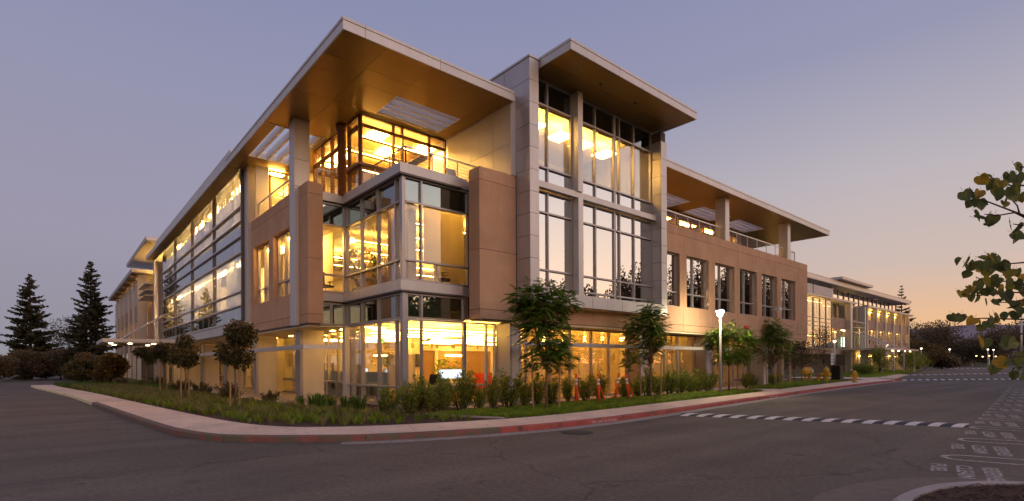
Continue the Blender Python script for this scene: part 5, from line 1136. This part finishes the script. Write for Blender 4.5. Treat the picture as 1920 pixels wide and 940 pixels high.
def stake(label, loc, h, lean=0.0):
    m = MB(); m.lathe([(0.028, 0), (0.026, h)], n=8); o = solo('tree_stake', m, 'stake_wood', label, 'stake', 'wooden stakes beside the young trees'); o.location = loc; o.rotation_euler = (0, lean, 0); return o

# feathery trees on the lawn
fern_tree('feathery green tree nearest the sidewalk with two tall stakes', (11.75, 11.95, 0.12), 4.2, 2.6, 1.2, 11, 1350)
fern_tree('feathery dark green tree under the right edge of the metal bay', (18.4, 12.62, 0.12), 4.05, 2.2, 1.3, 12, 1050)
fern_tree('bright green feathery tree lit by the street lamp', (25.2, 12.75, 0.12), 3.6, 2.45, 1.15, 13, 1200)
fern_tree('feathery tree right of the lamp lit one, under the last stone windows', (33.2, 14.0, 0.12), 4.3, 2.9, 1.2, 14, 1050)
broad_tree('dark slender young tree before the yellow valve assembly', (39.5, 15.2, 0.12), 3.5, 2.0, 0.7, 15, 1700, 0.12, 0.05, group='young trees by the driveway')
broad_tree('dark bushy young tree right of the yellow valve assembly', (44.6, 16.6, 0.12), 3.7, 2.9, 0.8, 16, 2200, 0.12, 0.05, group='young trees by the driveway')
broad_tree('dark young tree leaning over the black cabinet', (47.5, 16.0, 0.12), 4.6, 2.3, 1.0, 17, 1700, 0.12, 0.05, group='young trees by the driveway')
for (x, y, n) in ((11.75, 11.95, 'first'), (18.4, 12.62, 'second'), (25.2, 12.75, 'third'), (33.2, 14.0, 'fourth')):
    for s_ in (-1, 1): stake('thin wooden stake on the %s side of the %s feathery tree from the corner' % ('left' if s_ < 0 else 'right', n), (x + s_ * 0.33, y - s_ * 0.25, 0.1), 2.0 if n == 'first' else 1.75, 0.03 * s_)
# dark round-headed trees along the left walk
for i, (x, y, h, w) in enumerate(((4.52, 19.4, 2.95, 1.6), (4.15, 26.1, 2.85, 1.65), (4.35, 33.6, 2.75, 1.6), (4.4, 41.0, 2.7, 1.8))):
    broad_tree(['dark round-headed tree nearest the corner on the left walk', 'dark round-headed tree second along the left walk', 'dark round-headed tree third along the left walk', 'dark round-headed tree farthest along the left walk'][i], (x, y, 0.1), h, w, 1.3, 30 + i, 2300, 0.15, 0.075, group='dark round trees along the left walk', nl=6)
    if i < 3:
        for s_ in (-1, 1): stake('wooden stake %s the %s dark round tree of the left walk' % ('in front of' if s_ < 0 else 'behind', ['nearest', 'second', 'third'][i]), (x + s_ * 0.17, y + s_ * 0.14, 0.1), 1.5, 0.0)
# shrubs under the glass
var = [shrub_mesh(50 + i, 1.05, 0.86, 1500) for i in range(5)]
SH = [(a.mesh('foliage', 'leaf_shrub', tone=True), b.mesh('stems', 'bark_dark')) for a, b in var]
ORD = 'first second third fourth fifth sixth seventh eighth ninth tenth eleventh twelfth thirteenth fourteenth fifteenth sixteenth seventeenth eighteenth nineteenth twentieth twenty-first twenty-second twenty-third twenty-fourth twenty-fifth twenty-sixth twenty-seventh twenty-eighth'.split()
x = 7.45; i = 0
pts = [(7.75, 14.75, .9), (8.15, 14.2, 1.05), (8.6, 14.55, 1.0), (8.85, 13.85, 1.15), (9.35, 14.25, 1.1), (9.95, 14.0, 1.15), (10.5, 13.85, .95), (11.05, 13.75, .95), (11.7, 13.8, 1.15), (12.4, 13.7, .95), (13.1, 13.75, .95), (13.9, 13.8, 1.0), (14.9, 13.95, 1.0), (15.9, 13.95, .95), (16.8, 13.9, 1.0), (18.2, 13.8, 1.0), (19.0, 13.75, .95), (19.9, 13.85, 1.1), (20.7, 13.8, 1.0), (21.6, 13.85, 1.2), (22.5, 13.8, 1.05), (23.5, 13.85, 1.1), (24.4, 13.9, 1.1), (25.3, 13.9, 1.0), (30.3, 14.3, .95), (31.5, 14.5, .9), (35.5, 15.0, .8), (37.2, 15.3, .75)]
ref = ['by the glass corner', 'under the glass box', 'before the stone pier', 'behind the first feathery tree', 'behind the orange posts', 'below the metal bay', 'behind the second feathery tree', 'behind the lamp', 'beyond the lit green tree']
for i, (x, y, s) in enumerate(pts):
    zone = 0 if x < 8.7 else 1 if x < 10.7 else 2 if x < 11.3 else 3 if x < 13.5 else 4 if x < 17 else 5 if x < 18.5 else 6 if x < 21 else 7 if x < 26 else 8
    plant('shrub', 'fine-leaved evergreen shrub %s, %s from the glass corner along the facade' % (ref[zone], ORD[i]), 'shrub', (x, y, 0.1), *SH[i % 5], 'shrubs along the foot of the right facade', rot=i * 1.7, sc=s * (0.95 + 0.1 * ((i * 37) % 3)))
# strap-leaved clumps by the corner column
def tuft_mesh(seed, n, h, w, spread, droop, mat):
    r = random.Random(seed); m = MB()
    for _ in range(n):
        a = r.uniform(0, 6.28); b = Vector((math.cos(a), math.sin(a), 0)); base = b * r.random() * spread * 0.3; hh = h * r.uniform(0.6, 1.1); o = spread * r.uniform(0.3, 1.0); s = Vector((-b.y, b.x, 0)) * w / 2; p1 = base + b * o * 0.4 + Vector((0, 0, hh * 0.75)); p2 = base + b * o + Vector((0, 0, hh * (1 - droop))); t = r.random()
        m.quad([base - s, base + s, p1 + s * 0.8, p1 - s * 0.8], t); m.quad([p1 - s * 0.8, p1 + s * 0.8, p2], t)
    return m.mesh('blades', mat, tone=True)
ST = [tuft_mesh(70 + i, 60, 0.55, 0.03, 0.38, 0.3, 'leaf_strap') for i in range(2)]
for i, (x, y) in enumerate(((6.6, 19.2), (7.0, 18.5), (6.6, 18.0), (7.6, 17.8), (7.0, 17.4), (6.5, 17.0), (7.5, 16.6), (7.2, 16.2), (7.3, 15.8), (7.9, 15.5))):
    plant('strap_leaf_plant', 'green strap-leaved clump, %s from the corner column toward the glass box shrubs' % ORD[i], 'plant', (x, y, 0.1), ST[i % 2], None, 'strap-leaved clumps by the corner column', rot=i, sc=0.9 + 0.15 * (i % 3))
# low dark bushes along the left columns
lb = [shrub_mesh(90 + i, 0.5, 0.8, 900, 0.06, 0.03) for i in range(2)]; LBM = [(a.mesh('foliage', 'leaf_dark', tone=True), b.mesh('stems', 'bark_dark')) for a, b in lb]
for i, (x, y) in enumerate(((6.2, 21.3), (5.4, 24.0), (5.9, 26.5), (5.6, 29.5), (5.8, 32), (5.4, 35), (5.7, 38), (5.3, 41.5), (5.5, 45), (4.6, 44), (3.6, 47), (2.6, 50))):
    plant('low_bush', 'low dark bush by the left columns, %s from the building corner' % ORD[i], 'bush', (x, y, 0.1), *LBM[i % 2], 'low bushes by the left columns', rot=i, sc=1.0 + 0.2 * (i % 3))
# grasses
def inside(P, x, y):
    c = False; j = len(P) - 1
    for i in range(len(P)):
        if (P[i][1] > y) != (P[j][1] > y) and x < (P[j][0] - P[i][0]) * (y - P[i][1]) / (P[j][1] - P[i][1]) + P[i][0]: c = not c
        j = i
    return c
def turf(name, poly, n, hmin, hmax, mat, z, seed, lump=1.0):
    r = random.Random(seed); m = MB(); x0 = min(p[0] for p in poly); x1 = max(p[0] for p in poly); y0 = min(p[1] for p in poly); y1 = max(p[1] for p in poly); k = 0
    while k < n:
        x = r.uniform(x0, x1); y = r.uniform(y0, y1)
        if not inside(poly, x, y): continue
        q = noise.noise((x * 1.9, y * 1.9, seed)) * 0.6 + noise.noise((x * 5, y * 5, 7)) * 0.4
        if r.random() > 0.65 + q: continue
        k += 1; a = r.uniform(0, 6.28); h = r.uniform(hmin, hmax) * (1 + lump * q); d = Vector((math.cos(a), math.sin(a), 0)); s = Vector((-d.y, d.x, 0)) * 0.007; b = Vector((x, y, z)); p = b + d * h * 0.35 + Vector((0, 0, h * 0.8)); e = b + d * h * 0.9 + Vector((0, 0, h)); t = max(0, min(1, 0.45 + q * 0.8 + r.gauss(0, 0.18)))
        m.quad([b - s, b + s, p + s * 0.8, p - s * 0.8], t); m.quad([p - s * 0.8, p + s * 0.8, e], t)
    tag(m.build(name, mat, None, tone=True), kind='stuff')
turf('grass', LAWN, 52000, 0.05, 0.12, 'leaf_grass', 0.115, 5, 0.8); turf('grass', LAWN2, 16000, 0.06, 0.13, 'leaf_grass', 0.115, 6, 0.8)
turf('grass', [(57, 14.6), (110, 22.2), (110, 24), (75, 24), (58, 20)], 14000, 0.12, 0.3, 'leaf_grass', 0.08, 8)
MEAD = [(0.75, 46.5), (1.75, 35.3), (2.45, 27.2), (2.9, 22.0), (3.35, 17.8), (3.7, 15.1), (4.25, 13.6), (4.9, 12.75), (5.9, 12.05), (7.3, 11.5), (8.4, 11.2), (8.1, 12.8), (7.2, 15.2), (6.4, 18.5), (6.0, 21.5), (5.6, 27), (4.6, 35), (3.6, 46.5)]
def tufts(name, poly, n, mat, seed, hs, z=0.1, blades=(16, 30), den=None):
    r = random.Random(seed); m = MB(); x0 = min(p[0] for p in poly); x1 = max(p[0] for p in poly); y0 = min(p[1] for p in poly); y1 = max(p[1] for p in poly); k = 0
    while k < n:
        x = r.uniform(x0, x1); y = r.uniform(y0, y1)
        if not inside(poly, x, y) or (den and r.random() > den(x, y)): continue
        k += 1; tb = r.uniform(0.15, 0.8); hh = r.uniform(*hs)
        for _ in range(r.randint(*blades)):
            a = r.uniform(0, 6.28); d = Vector((math.cos(a), math.sin(a), 0)); h = hh * r.uniform(0.5, 1.1); s = Vector((-d.y, d.x, 0)) * 0.006; b = Vector((x, y, z)) + d * r.random() * 0.05; p = b + d * h * 0.3 + Vector((0, 0, h * 0.7)); e = b + d * h * r.uniform(0.5, 0.95) + Vector((0, 0, h * 0.95)); t = max(0, min(1, tb + r.gauss(0, 0.15)))
            m.quad([b - s, b + s, p + s * 0.8, p - s * 0.8], t); m.quad([p - s * 0.8, p + s * 0.8, e], t)
    tag(m.build(name, mat, None, tone=True), kind='stuff')
tufts('ornamental_grass', MEAD, 1500, 'leaf_straw', 21, (0.16, 0.36), den=lambda x, y: min(1, 0.14 + max(0, y - 11.5) * 0.045)); tufts('ornamental_grass', MEAD, 1700, 'leaf_grass', 22, (0.12, 0.26), den=lambda x, y: min(1, 0.4 + max(0, y - 11.5) * 0.04))
tufts('ground_cover', [(0.3, 47), (3.6, 46.5), (5.4, 35), (6, 50), (2, 56), (-0.2, 54)], 700, 'leaf_strap', 23, (0.15, 0.4))
# trees at the end of the left road
conifer('tall dark conifer at the far left edge of the left road', (-2.3, 83.9, 0), 12.2, 6.4, 41, group='conifers at the end of the left road')
conifer('tall dark conifer beside the entrance porch', (3.0, 76.6, 0), 13.3, 6.6, 42, group='conifers at the end of the left road')
conifer('tall thin conifer rising behind the end of the distant building', (140, 31.6, 0), 18.0, 9.5, 43, whorls=26, mat='leaf_oak')
for i, (lab, x, y, h, w, mt, n) in enumerate((('yellow green tree at the far left edge', -8.5, 92, 5.2, 7, 'leaf_willow', 2200), ('brown leafed thicket below the left conifer', -2.6, 78, 3.4, 5.6, 'leaf_oak', 2600), ('brown leafed thicket between the two conifers', 0.4, 79, 3.6, 5.0, 'leaf_oak', 2400), ('pale thin autumn tree right of the left conifer', 0.8, 90, 8.4, 6.0, 'leaf_autumn', 700), ('dark bush below the right conifer', 2.3, 66, 2.9, 3.4, 'leaf_oak', 2200), ('olive autumn bush in front of the entrance porch', 3.1, 50.5, 2.6, 2.4, 'leaf_autumn', 2000), ('dark bush left of the thicket by the road end', -4.6, 74, 2.6, 4.5, 'leaf_oak', 1800), ('dark low bush at the end of the sidewalk', 1.6, 58, 2.2, 3.4, 'leaf_dark', 1600))):
    broad_tree(lab, (x, y, 0), h, w, 0.2, 60 + i, int(n * 2.6), 0.24, 0.12, mt, 'trees at the end of the left road', 'bark_dark', 'tree' if h > 4 else 'bush', 9, 0.09)
# trees at the end of the right road
for i, (lab, x, y, h, w, mt, n, cl) in enumerate((('bare brown oak right behind the distant building', 141, 35, 10.5, 13, 'leaf_oak', 1500, 1.2), ('broad brown tree left of the hill gap', 155, 37.5, 10.2, 15, 'leaf_oak', 3400, 0.6), ('broad dark tree below the hill', 205, 37, 14.5, 21, 'leaf_oak', 3600, 0.5), ('wide dark tree mass at the right edge, nearer half', 190, 12.5, 15.5, 22, 'leaf_oak', 3600, 0.5), ('wide dark tree mass at the right edge, farther half', 205, 24, 13, 18, 'leaf_oak', 3200, 0.5), ('small rounded tree in the hill gap', 240, 28, 11, 12, 'leaf_oak', 1800, 0.5), ('dark tree filling the gap behind the fence', 228, 33, 9, 16, 'leaf_oak', 2400, 0.3), ('rusty brown hedge block past the distant building', 134, 27.5, 5.8, 12, 'leaf_autumn', 3600, 0.1), ('second rusty hedge block toward the green fence', 139, 24.5, 3.6, 7, 'leaf_oak', 2200, 0.1))):
    broad_tree(lab, (x, y, 0), h, w, cl, 80 + i, int(n * 2.4), 0.58, 0.3, mt, 'trees at the end of the right road', 'bark_dark', 'hedge' if 'hedge' in lab else 'tree', 12, 0.2)
for i, (lab, x, y, h, w) in enumerate((('round grey green olive bush left of the second lamp', 93, 20.6, 3.4, 5.4), ('round olive bush between the thin posts', 104, 22.0, 3.0, 5.0), ('round olive bush right of the thin posts', 112, 23.2, 3.6, 6.5), ('tall pale grass clump by the third lamp', 121, 25, 3.6, 4.0), ('dark young tree under the distant porch', 73, 18.6, 3.6, 3.6), ('low bush at the near end of the far verge', 62.5, 17.4, 1.3, 3.2))):
    broad_tree(lab, (x, y, 0.05), h, w, 0.1, 100 + i, 2400, 0.22, 0.06, 'leaf_shrub' if i not in (3,) else 'leaf_willow', 'bushes on the far verge', 'bark_dark', 'bush', 9, 0.06)
# woods across the car park, behind the photographer's right shoulder: seen only as reflections in the glass
def woods(seed):
    r = random.Random(seed); m = MB()
    for k in range(95):
        x = 18 + k * 1.08 + r.uniform(-1, 1); y = -17 + r.uniform(-6, 3); h = (9.5 + min(50, max(0, x - 42)) * 0.19) * r.uniform(0.8, 1.2); w = r.uniform(3.5, 6); m.tube([(x, y, 0), (x, y, h * 0.85)], [0.2, 0.05], 6)
        for _ in range(1500):
            v = rv(r); q = r.random() ** 0.45; s = 1 - 0.55 * (v.z * q * 0.5 + 0.5); p = Vector((x + v.x * w / 1.5 * q * s, y + v.y * w / 1.5 * q * s, h * 0.55 + v.z * h * 0.46 * q)); leafq(m, p, (rv(r) + Vector((0, 0, 0.3))).normalized(), rv(r), 0.46, 0.24, max(0, min(1, r.gauss(0.4, 0.2))))
    tag(m.build('distant_woods', 'leaf_oak', None, tone=True), kind='stuff')
woods(5)
conifer('tall thin conifer across the car park, mirrored in the metal bay', (33, -12, 0), 15, 4.5, 44, whorls=24, mat='leaf_oak')
# fallen leaves and grit along the gutter and on the sidewalk
lt = MB(); r_ = random.Random(31)
for _ in range(900):
    k = r_.randrange(20, len(KS) - 30); off = -abs(r_.gauss(0, 0.22)) - 0.02 if r_.random() < 0.7 else r_.uniform(0.2, 1.4); d_ = Vector((KS[k + 1][0] - KS[k][0], KS[k + 1][1] - KS[k][1], 0)); n_ = Vector((-d_.y, d_.x, 0)).normalized(); c_ = Vector((*KS[k], 0)) + d_ * r_.random() + n_ * off; c_.z = 0.136 if off > 0 else 0.012
    leafq(lt, c_, Vector((r_.gauss(0, 1), r_.gauss(0, 1), 0.05)).normalized(), Vector((0, 0, 1)), r_.uniform(0.03, 0.075), r_.uniform(0.015, 0.035), r_.random())
tag(lt.build('fallen_leaves', 'leaf_autumn', None, tone=True), kind='stuff')
# indoor plants
for i, (p, lab, s) in enumerate((((9.6, 20.9, F2), 'leafy indoor plant behind the left face of the upper glass box', 1.5), ((12.9, 19.2, F1), 'leafy indoor plant beside the ring light on the ground floor', 1.2))):
    t = thing('potted_plant', lab, 'plant', p); t.scale = (s, s, s); m = MB(); m.lathe([(0.16, 0), (0.2, 0.35)], n=14); m.build('pot', 'reflect_band', t)
    r = random.Random(i); m = MB(); st = MB()
    for k in range(9): v = rv(r); st.tube([(0, 0, 0.3), (v.x * 0.2, v.y * 0.2, 0.75), (v.x * 0.45, v.y * 0.45, 0.95 + 0.35 * abs(v.z))], [0.012, 0.009, 0.004], 4)
    for k in range(230): v = rv(r); leafq(m, Vector((v.x * 0.45, v.y * 0.45, 1.0 + 0.4 * v.z)), rv(r), rv(r), 0.16, 0.08, r.random())
    st.build('stems', 'bark_dark', t); m.build('leaves', 'leaf_shrub', t, tone=True)

# ---- redbud on the planter island, its branches hanging into view
RB = thing('redbud_tree', 'heart-leaved tree on the planter island reaching yellowing branches in from the right edge', 'tree', (6.45, 0.12, 0.1), fixed=True)
m = MB(); m.tube([(6.45, 0.12, 0.08), (6.42, 0.14, 1.0), (6.3, 0.18, 1.9), (6.15, 0.2, 2.7), (6.0, 0.22, 3.4)], [0.07, 0.06, 0.05, 0.035, 0.02], 10); m.build('trunk', 'bark', RB, smooth=True)
BR = [[(5.56, 0.41, 2.66), (5.14, 0.45, 2.62), (5.05, 0.52, 2.66), (4.94, 0.62, 2.72), (4.9, 0.66, 2.74), (4.85, 0.7, 2.82)], [(5.09, 0.49, 2.64), (5.0, 0.57, 2.62), (4.93, 0.63, 2.63)], [(5.12, 0.47, 2.63), (5.11, 0.48, 2.69), (5.08, 0.5, 2.72)], [(5.56, 0.41, 2.91), (5.14, 0.45, 2.83), (5.07, 0.51, 2.83), (4.97, 0.59, 2.88), (4.93, 0.63, 2.92)], [(5.56, 0.41, 3.03), (5.14, 0.45, 2.96), (5.1, 0.48, 2.96)], [(5.56, 0.41, 2.61), (5.14, 0.45, 2.55), (5.08, 0.5, 2.56)], [(5.56, 0.42, 2.34), (5.14, 0.45, 2.29), (5.05, 0.52, 2.28), (4.97, 0.6, 2.26), (4.84, 0.71, 2.29)], [(5.56, 0.42, 2.17), (5.14, 0.45, 2.13), (5.05, 0.52, 2.16), (4.94, 0.62, 2.15), (4.88, 0.67, 2.19)], [(5.56, 0.42, 2.11), (5.14, 0.45, 2.08), (5.04, 0.54, 2.08), (4.91, 0.65, 2.06), (4.8, 0.74, 2.07)], [(5.56, 0.42, 2.06), (5.14, 0.45, 2.03), (5.05, 0.52, 2.01), (5.0, 0.57, 2.01)], [(5.56, 0.42, 1.91), (5.14, 0.45, 1.89), (4.94, 0.62, 1.9), (4.88, 0.68, 1.9), (4.77, 0.77, 1.93)], [(5.56, 0.42, 1.8), (5.14, 0.45, 1.79), (5.02, 0.55, 1.79), (4.95, 0.61, 1.76), (4.92, 0.64, 1.74)], [(5.56, 0.42, 1.65), (5.09, 0.49, 1.63), (5.0, 0.57, 1.6), (4.97, 0.6, 1.55)], [(5.56, 0.42, 1.56), (5.08, 0.5, 1.55), (5.06, 0.51, 1.51)]]
LV = [(4.75, 0.61, 2.82, 0.076), (4.99, 0.61, 2.84, 0.079), (4.93, 0.55, 2.81, 0.077), (5.12, 0.53, 2.89, 0.08), (5.19, 0.49, 2.96, 0.08), (4.81, 0.45, 2.79, 0.074), (4.75, 0.47, 2.69, 0.105), (5.21, 0.61, 2.84, 0.082), (4.85, 0.54, 2.72, 0.076), (4.85, 0.52, 2.68, 0.076), (5.16, 0.76, 2.83, 0.084), (4.85, 0.68, 2.75, 0.078), (5.13, 0.68, 2.74, 0.082), (4.85, 0.68, 2.7, 0.078), (4.98, 0.68, 2.63, 0.08), (4.69, 0.61, 2.55, 0.075), (5.06, 0.61, 2.6, 0.08), (5.31, 0.54, 2.58, 0.082), (5.11, 0.49, 2.53, 0.079), (5.28, 0.49, 2.5, 0.081), (5.26, 0.46, 2.76, 0.08), (4.54, 0.68, 2.25, 0.067), (5.0, 0.74, 2.26, 0.074), (4.92, 0.7, 2.27, 0.072), (4.75, 0.65, 2.23, 0.069), (4.61, 0.6, 2.22, 0.067), (5.18, 0.66, 2.34, 0.075), (4.94, 0.6, 2.31, 0.071), (5.1, 0.63, 2.27, 0.073), (5.2, 0.65, 2.25, 0.075), (5.12, 0.61, 2.31, 0.073), (5.29, 0.6, 2.26, 0.075), (4.95, 0.54, 2.25, 0.07), (5.26, 0.54, 2.23, 0.074), (5.0, 0.53, 2.26, 0.071), (5.37, 0.54, 2.25, 0.075), (5.15, 0.69, 2.16, 0.075), (4.67, 0.59, 2.12, 0.067), (4.73, 0.56, 2.13, 0.068), (4.78, 0.58, 2.1, 0.068), (5.31, 0.61, 2.17, 0.076), (4.99, 0.53, 2.13, 0.07), (5.08, 0.58, 2.1, 0.072), (4.66, 0.73, 2.05, 0.055), (4.83, 0.72, 2.07, 0.056), (4.77, 0.69, 2.08, 0.055), (4.75, 0.68, 2.03, 0.055), (4.93, 0.69, 2.09, 0.057), (4.94, 0.68, 2.04, 0.057), (5.16, 0.69, 2.11, 0.059), (5.05, 0.64, 2.09, 0.057), (5.25, 0.63, 2.1, 0.059), (5.17, 0.66, 2.03, 0.059), (5.32, 0.62, 2.03, 0.06), (5.13, 0.57, 2.05, 0.057), (4.82, 0.5, 2.03, 0.068), (5.35, 0.5, 2.15, 0.075), (5.44, 0.5, 2.21, 0.076), (5.41, 0.48, 2.11, 0.075), (5.12, 0.51, 1.99, 0.072), (5.24, 0.5, 1.99, 0.073), (4.89, 0.47, 1.9, 0.068), (5.35, 0.49, 2.01, 0.074), (5.09, 0.54, 1.91, 0.072), (4.85, 0.56, 1.89, 0.069), (4.66, 0.57, 1.87, 0.067), (5.03, 0.78, 1.91, 0.074), (5.08, 0.82, 1.92, 0.076), (4.58, 0.66, 1.86, 0.067), (5.1, 0.68, 1.86, 0.074), (4.89, 0.6, 1.85, 0.07), (4.67, 0.62, 1.72, 0.086), (4.79, 0.62, 1.71, 0.087), (5.19, 0.58, 1.74, 0.093), (5.29, 0.56, 1.71, 0.094), (4.76, 0.48, 1.71, 0.084), (5.04, 0.61, 1.54, 0.091), (4.71, 0.52, 1.58, 0.084), (5.24, 0.51, 1.58, 0.131), (4.96, 0.49, 1.5, 0.088), (5.38, 0.49, 1.49, 0.094)]
for b in BR:
    e = Vector(b[0]); z = max(1.1, min(3.2, e.z - 0.25)); k = (z - 1.0) / 2.4; root = Vector((6.42 - 0.4 * k, 0.14 + 0.07 * k, z))
    pts_ = [root, root.lerp(e, 0.5) + Vector((0, 0, 0.05))] + [Vector(p) for p in b]; n_ = len(pts_)
    m = MB(); m.tube(pts_, [0.008 * (1 - i / n_) + 0.0015 for i in range(n_)], 6); m.build('branch', 'bark_dark', RB)
heart = [(0, 0), (0.16, 0.13), (0.36, 0.12), (0.5, -0.06), (0.54, -0.3), (0.43, -0.58), (0.2, -0.82), (0, -0.98)]
def heart_mesh(tone, fold, curl, seed):
    r = random.Random(seed); m = MB(); N_ = len(heart)
    for s in (-1, 1):
        rim = [(s * x * r.uniform(0.93, 1.05), y, abs(x) * fold + curl * (y * y) * 0.3) for x, y in heart]
        spine = [(0, heart[i][1] if 0 < i < N_ - 1 and False else -1.04 * i / (N_ - 1), curl * (1.04 * i / (N_ - 1)) ** 2 * 0.3) for i in range(N_)]
        for i in range(N_ - 1):
            q = [spine[i], spine[i + 1], rim[i + 1], rim[i]]; m.quad(q if s < 0 else q[::-1], max(0, min(1, tone + r.gauss(0, 0.07))))
    m.tube([(0, 0.45, 0.02), (0.01, 0.2, 0.0), (0, 0, 0)], 0.012, 4); return m.mesh('leaf', 'leaf_redbud', tone=True)
HM = [heart_mesh(t_, f_, c_, i) for i, (t_, f_, c_) in enumerate(((0.15, 0.25, 0.2), (0.3, 0.5, -0.2), (0.45, 0.15, 0.5), (0.5, 0.6, 0.3), (0.05, 0.35, -0.3), (0.72, 0.3, 0.3), (0.9, 0.4, -0.2), (0.4, 0.8, 0.1)))]
rr = random.Random(9)
LV = LV + [(x + rr.uniform(-.035, .035), y + rr.uniform(-.035, .035), z + rr.uniform(-.03, .03), s * rr.uniform(0.6, 0.85)) for (x, y, z, s) in LV if rr.random() < 0.6]
for i, (x, y, z, s) in enumerate(LV):
    o = bpy.data.objects.new('leaf', HM[rr.choice((0, 1, 2, 3, 4, 7, 0, 1, 2, 4, 5, 6))]); COL.objects.link(o); adopt(o, RB)
    face = Matrix.Rotation(HEAD - math.pi / 2, 4, 'Z') @ Matrix.Rotation(rr.gauss(0, 0.75), 4, 'Z') @ Matrix.Rotation(math.pi / 2 + rr.gauss(0, 0.35), 4, 'X') @ Matrix.Rotation(rr.gauss(0.1, 0.5), 4, 'Z')
    o.matrix_parent_inverse = Matrix.Identity(4); o.matrix_basis = Matrix.Translation(Vector((x, y, z)) - Vector(RB.location)) @ face @ Matrix.Scale(s * (1.05 if z > 1.95 else 0.95), 4) @ Matrix.Translation((0, 0.5, 0))
